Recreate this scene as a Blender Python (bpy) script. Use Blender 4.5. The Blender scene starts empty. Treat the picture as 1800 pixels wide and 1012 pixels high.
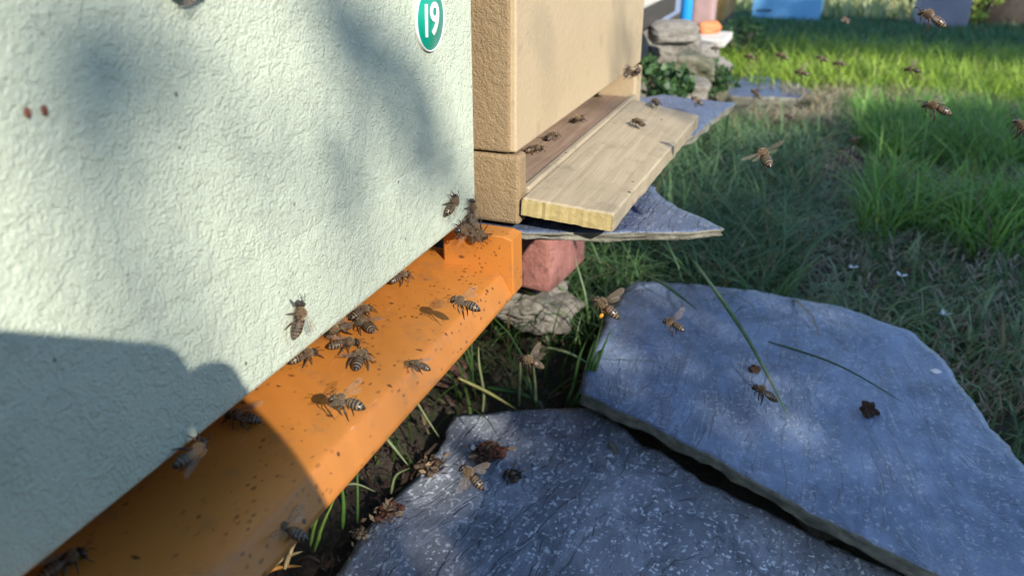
import bpy, bmesh, math, random
import numpy as np
from mathutils import Vector, Matrix, noise

random.seed(7); rng = np.random.default_rng(7)
scene = bpy.context.scene
COL = scene.collection
R_ = math.radians

# ------------------------------------------------------------------ camera
FPX = 1450.0; VPX, VPY = 1510.0, -170.0
TH = math.atan2(506 - VPY, FPX); PS = math.atan2(VPX - 900, math.hypot(FPX, 506 - VPY))
CAM = Vector((0.16, 0.0, 0.1448))
FH = Vector((-math.sin(PS), math.cos(PS), 0)); RT = Vector((math.cos(PS), math.sin(PS), 0)); ZZ = Vector((0, 0, 1))
FW = math.cos(TH) * FH - math.sin(TH) * ZZ
UP = math.sin(TH) * FH + math.cos(TH) * ZZ
cd = bpy.data.cameras.new('camera'); cam = bpy.data.objects.new('camera', cd); COL.objects.link(cam)
cam.matrix_world = Matrix(((RT.x, UP.x, -FW.x, CAM.x), (RT.y, UP.y, -FW.y, CAM.y), (RT.z, UP.z, -FW.z, CAM.z), (0, 0, 0, 1)))
cd.sensor_fit = 'HORIZONTAL'; cd.sensor_width = 36; cd.lens = 36 * FPX / 1800
cd.clip_start = 0.004; cd.clip_end = 400
cd.dof.use_dof = True; cd.dof.focus_distance = 0.37; cd.dof.aperture_fstop = 15.0
scene.camera = cam

# ------------------------------------------------------------------ sky, sun, exposure
sun_travel = (RT * (270 - 900) / FPX - UP * (700 - 506) / FPX + FW).normalized()
SUN = -sun_travel
world = bpy.data.worlds.new('World'); scene.world = world; world.use_nodes = True
wn = world.node_tree.nodes; wl = world.node_tree.links
bg = wn['Background']; sky = wn.new('ShaderNodeTexSky'); sky.sky_type = 'NISHITA'; sky.sun_disc = False
sky.sun_elevation = math.asin(SUN.z); sky.sun_rotation = math.atan2(SUN.x, SUN.y)
sky.air_density = 1.0; sky.dust_density = 0.15; sky.ozone_density = 3.0
wl.new(sky.outputs[0], bg.inputs[0]); bg.inputs[1].default_value = 0.15
sl = bpy.data.lights.new('sun', 'SUN'); sl.energy = 3.9; sl.angle = R_(0.53); sl.color = (1.0, 0.93, 0.82)
so = bpy.data.objects.new('sun', sl); COL.objects.link(so); so.location = (2, -2, 3)
so.rotation_euler = sun_travel.to_track_quat('-Z', 'Y').to_euler()
vs = scene.view_settings; vs.view_transform = 'Standard'; vs.look = 'None'; vs.exposure = 0.92; vs.gamma = 1.0
vs.use_curve_mapping = False

# ------------------------------------------------------------------ helpers
def ray(px, py): return RT * ((px - 900) / FPX) - UP * ((py - 506) / FPX) + FW
def at(px, py, ax, v):
    r = ray(px, py); return CAM + r * ((v - CAM[ax]) / r[ax])
def atd(px, py, d): return CAM + ray(px, py) * d            # d = depth along the view axis
def proj(p):
    d = Vector(p) - CAM; w = d.dot(FW); return Vector((900 + FPX * d.dot(RT) / w, 506 - FPX * d.dot(UP) / w))
def gz(x, y):
    yy = max(0.0, min(y, 9.0) - 0.6)
    return -0.2 - 0.055 * yy
def gat(px, py):
    r = ray(px, py); lo, hi = 0.05, 60.0
    for _ in range(50):
        m = (lo + hi) / 2; p = CAM + r * m
        if p.z > gz(p.x, p.y): lo = m
        else: hi = m
    return CAM + r * lo

class MB:
    def __init__(s): s.v = []; s.f = []; s.m = []
    def quad(s, a, b, c, d, m=0):
        i = len(s.v); s.v += [tuple(a), tuple(b), tuple(c), tuple(d)]; s.f.append((i, i + 1, i + 2, i + 3)); s.m.append(m)
    def poly(s, pts, m=0):
        i = len(s.v); s.v += [tuple(p) for p in pts]; s.f.append(tuple(range(i, i + len(pts)))); s.m.append(m)
    def rings(s, rings, m=0, cap=True, closed=True):
        n = len(rings[0]); base = len(s.v)
        for r in rings: s.v += [tuple(p) for p in r]
        for k in range(len(rings) - 1):
            mm = m[k] if isinstance(m, (list, tuple)) else m
            for j in range(n if closed else n - 1):
                a = base + k * n + j; b = base + k * n + (j + 1) % n
                s.f.append((a, b, b + n, a + n)); s.m.append(mm)
        if cap:
            m0 = m[0] if isinstance(m, (list, tuple)) else m
            m1 = m[-1] if isinstance(m, (list, tuple)) else m
            s.f.append(tuple(base + j for j in reversed(range(n)))); s.m.append(m0)
            o = base + (len(rings) - 1) * n
            s.f.append(tuple(o + j for j in range(n))); s.m.append(m1)
    def tube(s, pts, radii, seg=6, m=0):
        rs = []; prev = None
        P = [Vector(p) for p in pts]
        for i, p in enumerate(P):
            t = (P[min(i + 1, len(P) - 1)] - P[max(i - 1, 0)]).normalized()
            ref = prev if prev is not None else (Vector((0, 0, 1)) if abs(t.z) < .9 else Vector((1, 0, 0)))
            a = (ref - t * ref.dot(t)).normalized(); b = t.cross(a); prev = a
            rr = radii[i] if isinstance(radii, (list, tuple)) else radii
            rs.append([p + (a * math.cos(2 * math.pi * k / seg) + b * math.sin(2 * math.pi * k / seg)) * rr for k in range(seg)])
        s.rings(rs, m)
    def ell(s, c, rx, ry, rz, m=0, seg=10, rg=6):
        c = Vector(c); rs = []
        for i in range(1, rg):
            a = math.pi * i / rg
            rs.append([c + Vector((rx * math.sin(a) * math.cos(2 * math.pi * k / seg), ry * math.sin(a) * math.sin(2 * math.pi * k / seg), -rz * math.cos(a))) for k in range(seg)])
        s.rings(rs, m)
    def box(s, lo, hi, m=0):
        x0, y0, z0 = lo; x1, y1, z1 = hi
        s.rings([[(x0, y0, z0), (x1, y0, z0), (x1, y1, z0), (x0, y1, z0)], [(x0, y0, z1), (x1, y0, z1), (x1, y1, z1), (x0, y1, z1)]], m)
    def mesh(s, name, mats, smooth=True):
        me = bpy.data.meshes.new(name); me.from_pydata(s.v, [], s.f); me.update()
        for m in (mats if isinstance(mats, (list, tuple)) else [mats]): me.materials.append(m)
        me.polygons.foreach_set('material_index', s.m)
        me.polygons.foreach_set('use_smooth', [smooth] * len(s.f)); me.update()
        return me
    def build(s, name, mats, parent=None, smooth=True): return link(name, s.mesh(name, mats, smooth), parent)

def link(name, data, parent=None):
    o = bpy.data.objects.new(name, data); COL.objects.link(o)
    if parent: o.parent = parent
    return o
def tag(o, label=None, cat=None, group=None, kind=None):
    if label: o['label'] = label
    if cat: o['category'] = cat
    if group: o['group'] = group
    if kind: o['kind'] = kind
    return o
def empty(name, loc=(0, 0, 0)):
    o = link(name, None); o.location = loc; o.empty_display_size = 0.02; return o
def bbox_obj(name, lo, hi, mat, parent=None, bev=0.003, seg=2, jit=0.0, cuts=0, rot=None, org=None):
    """bevelled box (optionally subdivided and jittered); origin kept at world origin unless rot given"""
    bm = bmesh.new(); bmesh.ops.create_cube(bm, size=1.0)
    sz = Vector(hi) - Vector(lo); c = (Vector(hi) + Vector(lo)) / 2
    bmesh.ops.scale(bm, vec=sz, verts=bm.verts)
    if bev: bmesh.ops.bevel(bm, geom=list(bm.edges), offset=bev, segments=seg, profile=.5, affect='EDGES')
    if cuts: bmesh.ops.subdivide_edges(bm, edges=list(bm.edges), cuts=cuts, use_grid_fill=True)
    if jit:
        sd = Vector((random.random() * 50, random.random() * 50, 3))
        fq = 1.6 / max(1e-6, min(sz))
        for v in bm.verts:
            v.co += Vector((noise.noise(v.co * fq + sd), noise.noise(v.co * fq + sd * 2), noise.noise(v.co * fq + sd * 3))) * jit
            v.co += v.co.normalized() * noise.noise(v.co * fq * 3 + sd) * jit * .5
    for f in bm.faces: f.smooth = bool(jit)
    M = Matrix.Translation(c)
    if rot: M = M @ rot.to_matrix().to_4x4()
    bmesh.ops.transform(bm, matrix=M, verts=bm.verts)
    me = bpy.data.meshes.new(name); bm.to_mesh(me); bm.free(); me.materials.append(mat)
    return link(name, me, parent)

# ------------------------------------------------------------------ materials
def newmat(name):
    m = bpy.data.materials.new(name); m.use_nodes = True
    return m, m.node_tree.nodes, m.node_tree.links, m.node_tree.nodes['Principled BSDF']
def N(n, t, **kw):
    x = n.new(t)
    for k, v in kw.items():
        if k in x.inputs: x.inputs[k].default_value = v
        else: setattr(x, k, v)
    return x
def ramp(n, l, src, stops):
    r = n.new('ShaderNodeValToRGB'); e = r.color_ramp.elements
    while len(e) < len(stops): e.new(0.5)
    for i, (p, c) in enumerate(stops):
        e[i].position = p; e[i].color = (*c, 1) if not isinstance(c, (int, float)) else (c, c, c, 1)
    l.new(src, r.inputs[0]); return r.outputs[0]
def mixc(n, l, fac, a, b, mode='MIX'):
    x = n.new('ShaderNodeMix'); x.data_type = 'RGBA'; x.blend_type = mode
    for s, v in ((0, fac), (6, a), (7, b)):
        if isinstance(v, bpy.types.NodeSocket): l.new(v, x.inputs[s])
        elif s == 0: x.inputs[0].default_value = v
        else: x.inputs[s].default_value = (*v, 1)
    return x.outputs[2]
def math_(n, l, op, a, b=0.0, c=0.0):
    x = n.new('ShaderNodeMath'); x.operation = op
    for i, v in enumerate((a, b, c)):
        if isinstance(v, bpy.types.NodeSocket): l.new(v, x.inputs[i])
        else: x.inputs[i].default_value = v
    return x.outputs[0]
def coords(n, l, scale=(1, 1, 1), rot=(0, 0, 0), kind='Object'):
    tc = n.new('ShaderNodeTexCoord'); mp = n.new('ShaderNodeMapping')
    mp.inputs['Scale'].default_value = scale; mp.inputs['Rotation'].default_value = rot
    l.new(tc.outputs[kind], mp.inputs[0]); return mp.outputs[0]
def tex(n, l, vec, scale, detail=3, rough=.55, dist=0.0):
    x = N(n, 'ShaderNodeTexNoise', Scale=scale, Detail=detail, Roughness=rough, Distortion=dist); l.new(vec, x.inputs['Vector']); return x.outputs[0]
def vor(n, l, vec, scale, feature='F1', out=0, rnd=1.0):
    x = N(n, 'ShaderNodeTexVoronoi', Scale=scale); x.feature = feature; x.inputs['Randomness'].default_value = rnd
    l.new(vec, x.inputs['Vector']); return x.outputs[out]
def bump(n, l, b, h, dist, strength=1.0):
    x = N(n, 'ShaderNodeBump', Strength=strength, Distance=dist); l.new(h, x.inputs['Height']); l.new(x.outputs[0], b.inputs['Normal'])

def simple(name, col, rough=.6, var=.25, scale=60, bmp=0.0, spec=.5, metal=0.0):
    m, n, l, b = newmat(name); v = coords(n, l)
    t = tex(n, l, v, scale, 4)
    c = mixc(n, l, ramp(n, l, t, [(.3, 0.0), (.7, 1.0)]), tuple(x * (1 - var) for x in col), tuple(min(1, x * (1 + var)) for x in col))
    l.new(c, b.inputs['Base Color']); b.inputs['Roughness'].default_value = rough
    b.inputs['Specular IOR Level'].default_value = spec; b.inputs['Metallic'].default_value = metal
    if bmp: bump(n, l, b, tex(n, l, v, scale * 3, 4), bmp)
    return m

def stucco(name, col_a, col_b, sc=240, dist=.0009, specks=True, rough=.6, zs=1.0, crease=False):
    m, n, l, b = newmat(name); v = coords(n, l, (1, 1, zs))
    n1 = tex(n, l, v, sc, 3, .5, 1.3)
    pl = ramp(n, l, n1, [(.42, 0.0), (.455, .55), (.57, .7), (.61, 1.0)])
    n2 = tex(n, l, v, sc * .42, 3, .55, .8)
    pl2 = ramp(n, l, n2, [(.44, 0.0), (.485, .7), (.62, 1.0)])
    n3 = ramp(n, l, tex(n, l, v, sc * 2.1, 4, .65), [(.35, 0.0), (.65, 1.0)])
    amp_ = ramp(n, l, tex(n, l, v, 38, 3), [(.35, .35), (.65, 1.0)])
    pl = math_(n, l, 'MULTIPLY', pl, amp_)
    h = math_(n, l, 'ADD', math_(n, l, 'MULTIPLY', pl, .34), math_(n, l, 'ADD', math_(n, l, 'MULTIPLY', pl2, .42), math_(n, l, 'MULTIPLY', n3, .42)))
    big = tex(n, l, v, 14, 3)
    c = mixc(n, l, big, col_a, col_b)
    grime = tex(n, l, v, 75, 5, .7)
    c = mixc(n, l, ramp(n, l, grime, [(.5, 0.0), (.75, .35)]), c, tuple(x * .72 for x in col_a))
    if specks:
        vd = vor(n, l, coords(n, l, (1, 1, .8)), 150)
        keep = tex(n, l, v, 90, 1)
        sp = math_(n, l, 'MULTIPLY', math_(n, l, 'LESS_THAN', vd, .09), math_(n, l, 'GREATER_THAN', keep, .57))
        c = mixc(n, l, math_(n, l, 'MULTIPLY', sp, .75), c, (.05, .04, .03))
    l.new(c, b.inputs['Base Color']); b.inputs['Roughness'].default_value = rough
    if crease:      # long hairline crease in the paint
        tc = n.new('ShaderNodeTexCoord'); sx = n.new('ShaderNodeSeparateXYZ'); l.new(tc.outputs['Object'], sx.inputs[0])
        p0 = at(220, 590, 0, 0); p1 = at(480, 440, 0, 0); k = (p1.z - p0.z) / (p1.y - p0.y)
        ln = math_(n, l, 'SUBTRACT', sx.outputs[2], math_(n, l, 'MULTIPLY_ADD', sx.outputs[1], k, p0.z - k * p0.y))
        ln = math_(n, l, 'ABSOLUTE', math_(n, l, 'ADD', ln, math_(n, l, 'MULTIPLY', math_(n, l, 'SUBTRACT', tex(n, l, v, 60, 3), .5), .003)))
        h = math_(n, l, 'ADD', h, ramp(n, l, ln, [(.0, .0), (.0006, .45)]))
    bump(n, l, b, h, dist)
    return m

M_green = stucco('mint_stucco_paint', (.62, .70, .55), (.68, .75, .595), 480, .0008, crease=True)
M_cream_r = stucco('cream_rough_paint', (.29, .20, .105), (.345, .245, .135), 520, .0006, False)
def cream_smooth():
    m, n, l, b = newmat('cream_smooth_paint'); v = coords(n, l)
    c = mixc(n, l, tex(n, l, v, 22, 4), (.44, .335, .205), (.50, .39, .25))
    c = mixc(n, l, ramp(n, l, tex(n, l, v, 40, 5, .65), [(.56, 0.0), (.72, .7)]), c, (.30, .24, .16))
    l.new(c, b.inputs['Base Color']); b.inputs['Roughness'].default_value = .55
    bump(n, l, b, tex(n, l, v, 300, 3), .0004); return m
M_cream = cream_smooth()

def orange_mat():
    m, n, l, b = newmat('orange_tray_paint'); v = coords(n, l)
    c = mixc(n, l, tex(n, l, v, 30, 4), (.46, .165, .028), (.54, .20, .036))
    # propolis specks and smudges
    ve = coords(n, l, (1, .6, 1), (0, 0, R_(25)))
    d1 = math_(n, l, 'ADD', vor(n, l, ve, 340), math_(n, l, 'MULTIPLY', math_(n, l, 'SUBTRACT', tex(n, l, v, 420, 3, .7), .5), .55)); k1 = tex(n, l, v, 42, 3, .65)
    s1 = math_(n, l, 'MULTIPLY', ramp(n, l, d1, [(.17, 1.0), (.26, 0.0)]), ramp(n, l, k1, [(.44, 0.0), (.54, 1.0)]))
    d2 = math_(n, l, 'ADD', vor(n, l, coords(n, l, (.55, 1, 1), (0, 0, R_(20))), 150), math_(n, l, 'MULTIPLY', math_(n, l, 'SUBTRACT', tex(n, l, v, 500, 2), .5), .16)); k2 = tex(n, l, v, 31, 1)
    s2 = math_(n, l, 'MULTIPLY', ramp(n, l, d2, [(.10, 1.0), (.15, 0.0)]), ramp(n, l, k2, [(.40, 0.0), (.46, 1.0)]))
    c = mixc(n, l, math_(n, l, 'MULTIPLY', s1, .8), c, (.16, .055, .012))
    c = mixc(n, l, math_(n, l, 'MULTIPLY', s2, .9), c, (.07, .022, .008))
    sm = ramp(n, l, tex(n, l, v, 48, 5, .7), [(.54, 0.0), (.70, .65)])
    c = mixc(n, l, sm, c, (.26, .13, .055))
    sc_ = ramp(n, l, tex(n, l, coords(n, l, (1, .25, 1)), 150, 4, .7), [(.66, 0.0), (.72, .5)])
    c = mixc(n, l, sc_, c, (.62, .40, .24))
    l.new(c, b.inputs['Base Color'])
    rr = ramp(n, l, tex(n, l, v, 90, 4), [(.3, .34), (.7, .52)]); l.new(rr, b.inputs['Roughness'])
    bump(n, l, b, tex(n, l, v, 260, 3), .00012); return m
M_orange = orange_mat()

def slate(name, fleck=1.0, base=((.13, .145, .175), (.33, .35, .40))):
    m, n, l, b = newmat(name); v = coords(n, l)
    vs_ = coords(n, l, (1, .35, 1), (0, 0, R_(32)))
    t1 = tex(n, l, v, 11, 6, .65, .6)
    c = mixc(n, l, ramp(n, l, t1, [(.36, 0.0), (.64, 1.0)]), base[0], base[1])
    st = tex(n, l, vs_, 60, 6, .7, .8)
    c = mixc(n, l, ramp(n, l, st, [(.45, 0.0), (.8, .6)]), c, tuple(min(1, x * 1.7) for x in base[1]))
    ter = ramp(n, l, tex(n, l, vs_, 17, 5, .6, 1.2), [(.36, .0), (.372, .2), (.44, .22), (.452, .45), (.53, .47), (.54, .7), (.62, .74), (.632, 1.0)])
    dk = tex(n, l, v, 26, 6, .7)
    c = mixc(n, l, ramp(n, l, dk, [(.52, 0.0), (.75, .6)]), c, tuple(x * .55 for x in base[0]))
    # pale lichen / mineral flecks
    dv = N(n, 'ShaderNodeVectorMath', operation='ADD'); l.new(coords(n, l, (1, .55, 1), (0, 0, R_(32))), dv.inputs[0])
    nz = N(n, 'ShaderNodeTexNoise', Scale=140.0, Detail=4.0); l.new(v, nz.inputs['Vector'])
    sc = N(n, 'ShaderNodeVectorMath', operation='SCALE'); l.new(nz.outputs[1], sc.inputs[0]); sc.inputs['Scale'].default_value = .016
    l.new(sc.outputs[0], dv.inputs[1])
    f1 = math_(n, l, 'ADD', vor(n, l, dv.outputs[0], 260), math_(n, l, 'MULTIPLY', math_(n, l, 'SUBTRACT', tex(n, l, v, 330, 3, .7), .5), .9)); mask = tex(n, l, v, 13, 4, .7); mask2 = tex(n, l, v, 85, 2)
    fl = math_(n, l, 'MULTIPLY', ramp(n, l, f1, [(.2, 1.0), (.36, 0.0)]), math_(n, l, 'MULTIPLY', ramp(n, l, mask, [(.28, .15), (.5, 1.0)]), ramp(n, l, mask2, [(.36, 0.0), (.46, 1.0)])))
    c = mixc(n, l, math_(n, l, 'MULTIPLY', fl, min(1.0, 1.0 * fleck)), c, (.80, .82, .86))
    br = ramp(n, l, tex(n, l, v, 24, 6, .75, 1.0), [(.55, 0.0), (.70, .6)])
    c = mixc(n, l, math_(n, l, 'MULTIPLY', br, fleck * .8), c, (.60, .62, .66))
    l.new(c, b.inputs['Base Color'])
    l.new(ramp(n, l, st, [(.3, .28), (.7, .5)]), b.inputs['Roughness'])
    h = math_(n, l, 'ADD', math_(n, l, 'ADD', math_(n, l, 'MULTIPLY', st, .7), math_(n, l, 'MULTIPLY', ter, 1.6)), math_(n, l, 'ADD', math_(n, l, 'MULTIPLY', dk, .6), math_(n, l, 'MULTIPLY', tex(n, l, v, 420, 4), .25)))
    bump(n, l, b, h, .0024 * (0.4 + .6 * fleck)); return m
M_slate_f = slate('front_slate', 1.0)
M_slate_r = slate('right_slate', .28, ((.10, .135, .205), (.22, .285, .41)))  # blue of the reflected sky is put into this base colour
M_slate_d = slate('shade_darkened_slate', .12, ((.05, .065, .11), (.085, .11, .18)))  # slate darkened in colour for the shade under the landing board
M_slate_edge = simple('slate_edge', (.17, .165, .13), .8, .5, 90, .0012)
def stone_mat(name, a, bcol, bmpd=.002):
    m, n, l, b = newmat(name); v = coords(n, l)
    c = mixc(n, l, ramp(n, l, tex(n, l, v, 35, 6, .7), [(.35, 0.0), (.65, 1.0)]), a, bcol)
    c = mixc(n, l, ramp(n, l, tex(n, l, v, 110, 4, .7), [(.5, 0.0), (.72, .7)]), c, tuple(x * .3 for x in a))
    l.new(c, b.inputs['Base Color']); b.inputs['Roughness'].default_value = .9
    bump(n, l, b, tex(n, l, v, 130, 6, .7), bmpd); return m
M_rubble = stone_mat('rubble_stone', (.14, .125, .105), (.28, .26, .22))
M_brick = stone_mat('pink_brick', (.26, .095, .08), (.40, .18, .15), .0025)
M_paleblock = stone_mat('whitewashed_block', (.20, .185, .16), (.30, .28, .25))
M_boulder = stone_mat('mossy_boulder', (.08, .085, .045), (.19, .18, .13))
def wood_mat(name, a, bcol, dirt=(.10, .085, .06)):
    m, n, l, b = newmat(name); v = coords(n, l, (1, .06, 1))
    g = tex(n, l, v, 260, 5, .6, .6)
    c = mixc(n, l, ramp(n, l, g, [(.3, 0.0), (.7, 1.0)]), a, bcol)
    vv = coords(n, l)
    c = mixc(n, l, ramp(n, l, tex(n, l, vv, 38, 6, .75), [(.52, 0.0), (.75, .55)]), c, dirt)
    d = vor(n, l, vv, 60); k = tex(n, l, vv, 33, 1)
    c = mixc(n, l, math_(n, l, 'MULTIPLY', math_(n, l, 'LESS_THAN', d, .07), math_(n, l, 'GREATER_THAN', k, .52)), c, (.05, .04, .03))
    l.new(c, b.inputs['Base Color']); b.inputs['Roughness'].default_value = .7
    bump(n, l, b, g, .0005); return m
M_board = wood_mat('cream_painted_board', (.33, .27, .175), (.42, .345, .235))
M_endgrain = wood_mat('board_end_grain', (.38, .30, .12), (.48, .385, .18), (.22, .15, .06))
M_shelf = wood_mat('brown_entrance_floor', (.24, .16, .11), (.34, .24, .17))
M_timber = wood_mat('dark_weathered_timber', (.035, .032, .028), (.07, .06, .05))
M_dark = simple('hollow_shade_black', (.012, .011, .01), .9)  # near-black colour stands in for the shade inside the hives
M_white = simple('white_plastic', (.82, .83, .82), .35, .03)
M_disc = simple('green_disc_plastic', (.0, .30, .20), .35, .05)
M_rust = simple('rusty_nail_head', (.16, .05, .03), .8, .3, 600)

def soil():
    m, n, l, b = newmat('soil'); v = coords(n, l)
    c = mixc(n, l, ramp(n, l, tex(n, l, v, 9, 6, .7), [(.35, 0.0), (.65, 1.0)]), (.036, .027, .02), (.11, .082, .06))
    c = mixc(n, l, ramp(n, l, tex(n, l, v, 3.2, 5, .65), [(.42, 0.0), (.62, .8)]), c, (.05, .085, .028))
    c = mixc(n, l, ramp(n, l, tex(n, l, v, 120, 4, .7), [(.58, 0.0), (.72, .8)]), c, (.20, .16, .10))
    l.new(c, b.inputs['Base Color']); b.inputs['Roughness'].default_value = .95
    bump(n, l, b, tex(n, l, v, 90, 6, .75), .006); return m
M_soil = soil()

def leafmat(name, translu=.35, rough=.5):
    m, n, l, b = newmat(name)
    a = n.new('ShaderNodeVertexColor'); a.layer_name = 'tint'
    l.new(a.outputs[0], b.inputs['Base Color']); b.inputs['Roughness'].default_value = rough
    tr = n.new('ShaderNodeBsdfTranslucent'); l.new(a.outputs[0], tr.inputs[0])
    mx = n.new('ShaderNodeMixShader'); mx.inputs[0].default_value = translu
    l.new(b.outputs[0], mx.inputs[1]); l.new(tr.outputs[0], mx.inputs[2])
    l.new(mx.outputs[0], n['Material Output'].inputs[0]); return m
M_leaf = leafmat('leaf'); M_grass = leafmat('grass', .4, .45)
M_bark = stone_mat('bark', (.035, .027, .021), (.08, .062, .05), .004)

def tinted(name, V, F_, tints, mat, parent=None):
    """mesh from numpy arrays: V (n,3), F_ list of arrays (k,3|4), tints (n,3)"""
    me = bpy.data.meshes.new(name)
    nl = sum(f.size for f in F_); npoly = sum(len(f) for f in F_)
    me.vertices.add(len(V)); me.vertices.foreach_set('co', V.astype(np.float32).ravel())
    me.loops.add(nl); me.polygons.add(npoly)
    me.loops.foreach_set('vertex_index', np.concatenate([f.ravel() for f in F_]).astype(np.int32))
    tot = np.concatenate([np.full(len(f), f.shape[1]) for f in F_]); st = np.concatenate([[0], np.cumsum(tot)[:-1]])
    me.polygons.foreach_set('loop_start', st.astype(np.int32))
    me.update(calc_edges=True); me.validate()
    ca = me.color_attributes.new('tint', 'FLOAT_COLOR', 'POINT')
    ca.data.foreach_set('color', np.hstack([tints, np.ones((len(V), 1))]).astype(np.float32).ravel())
    me.polygons.foreach_set('use_smooth', [True] * len(me.polygons))
    me.materials.append(mat); return link(name, me, parent)

def blades(base, h, w, lean, az, tint_a, tint_b, name, mat=M_grass, droop=1.0, parent=None, seg=4):
    """curved, tapering grass blades as one mesh; base (n,3)"""
    n = len(base); h = np.broadcast_to(h, n); w = np.broadcast_to(w, n); lean = np.broadcast_to(lean, n)
    d = np.stack([np.cos(az), np.sin(az), np.zeros(n)], 1); sd = np.stack([-np.sin(az), np.cos(az), np.zeros(n)], 1)
    tw = rng.uniform(-.8, .8, n)[:, None]
    sd = sd * np.cos(tw) + d * np.sin(tw)
    Vs = []
    for k in range(seg + 1):
        t = k / seg
        ang = lean * t * droop * 1.3
        c = base + d * (h * np.sin(ang) * t)[:, None] + np.array([0, 0, 1]) * (h * t * np.cos(ang * .75))[:, None]
        ww = (w * (1 - t ** 1.6) * .5 + 1e-5)[:, None]
        Vs.append(c - sd * ww); Vs.append(c + sd * ww)
    m = 2 * (seg + 1); V = np.stack(Vs, 1).reshape(-1, 3)
    b0 = (np.arange(n) * m)[:, None]
    F = np.concatenate([b0 + np.array([[2 * k, 2 * k + 1, 2 * k + 3, 2 * k + 2]]) for k in range(seg)])
    mixv = rng.random(n)[:, None]; T = np.array(tint_a) * (1 - mixv) + np.array(tint_b) * mixv
    T = T * rng.uniform(.7, 1.25, (n, 1))
    dry = rng.random(n) < .06; T[dry] = np.array([.30, .23, .11]) * rng.uniform(.6, 1.1, (dry.sum(), 1))
    return tinted(name, V, [F], np.repeat(T, m, 0), mat, parent)

def leafcloud(name, cen, rad, n, size, ta, tb, parent, mat=M_leaf, shell=.55):
    """n leaf faces (folded diamonds) spread through ellipsoids; cen list of (x,y,z,rx,ry,rz)"""
    cs = np.array(cen, float); wts = (cs[:, 3] * cs[:, 4] * cs[:, 5]) ** .75; wts /= wts.sum()
    idx = rng.choice(len(cs), n, p=wts)
    dirv = rng.normal(size=(n, 3)); dirv /= np.linalg.norm(dirv, axis=1)[:, None]
    r = rng.random(n)[:, None] ** (1 / 3) * (1 - shell) + shell * rng.random(n)[:, None] ** .3
    P = cs[idx, :3] + dirv * r * cs[idx, 3:6] * rng.uniform(.75, 1.15, (n, 1))
    a = rng.normal(size=(n, 3)); a /= np.linalg.norm(a, axis=1)[:, None]
    b = rng.normal(size=(n, 3)); b -= a * (a * b).sum(1)[:, None]; b /= np.linalg.norm(b, axis=1)[:, None]
    c = np.cross(a, b); s = (size * rng.uniform(.6, 1.3, n))[:, None]
    V = np.stack([P, P + a * s * .5 + b * s * .32 + c * s * .08, P + a * s, P + a * s * .5 - b * s * .32 + c * s * .08], 1).reshape(-1, 3)
    F = (np.arange(n) * 4)[:, None] + np.array([[0, 1, 2, 3]])
    mv = rng.random(n)[:, None]; T = (np.array(ta) * (1 - mv) + np.array(tb) * mv) * rng.uniform(.75, 1.25, (n, 1))
    return tinted(name, V, [F], np.repeat(T, 4, 0), mat, parent)

# ================================================================== THE SETTING
# ground sheet, finer near the camera
xs = np.concatenate([-np.geomspace(150, .8, 16), np.linspace(-.6, 1.4, 90), np.geomspace(1.6, 150, 16)])
ys = np.concatenate([-np.geomspace(150, .6, 14), np.linspace(-.4, 3.0, 130), np.geomspace(3.1, 260, 24)])
gv = []; gf = []
for y in ys:
    for x in xs:
        h = noise.noise(Vector((x * 9, y * 9, 0))) * .009 + noise.noise(Vector((x * 30, y * 30, 4))) * .004 if abs(x) < 2 and -1 < y < 4 else 0
        gv.append((x, y, gz(x, y) + h - .006))
nx = len(xs)
for j in range(len(ys) - 1):
    for i in range(nx - 1): gf.append((j * nx + i, j * nx + i + 1, (j + 1) * nx + i + 1, (j + 1) * nx + i))
gm = bpy.data.meshes.new('ground'); gm.from_pydata(gv, [], gf); gm.materials.append(M_soil)
gm.polygons.foreach_set('use_smooth', [True] * len(gf))
tag(link('ground', gm), kind='structure')

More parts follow.
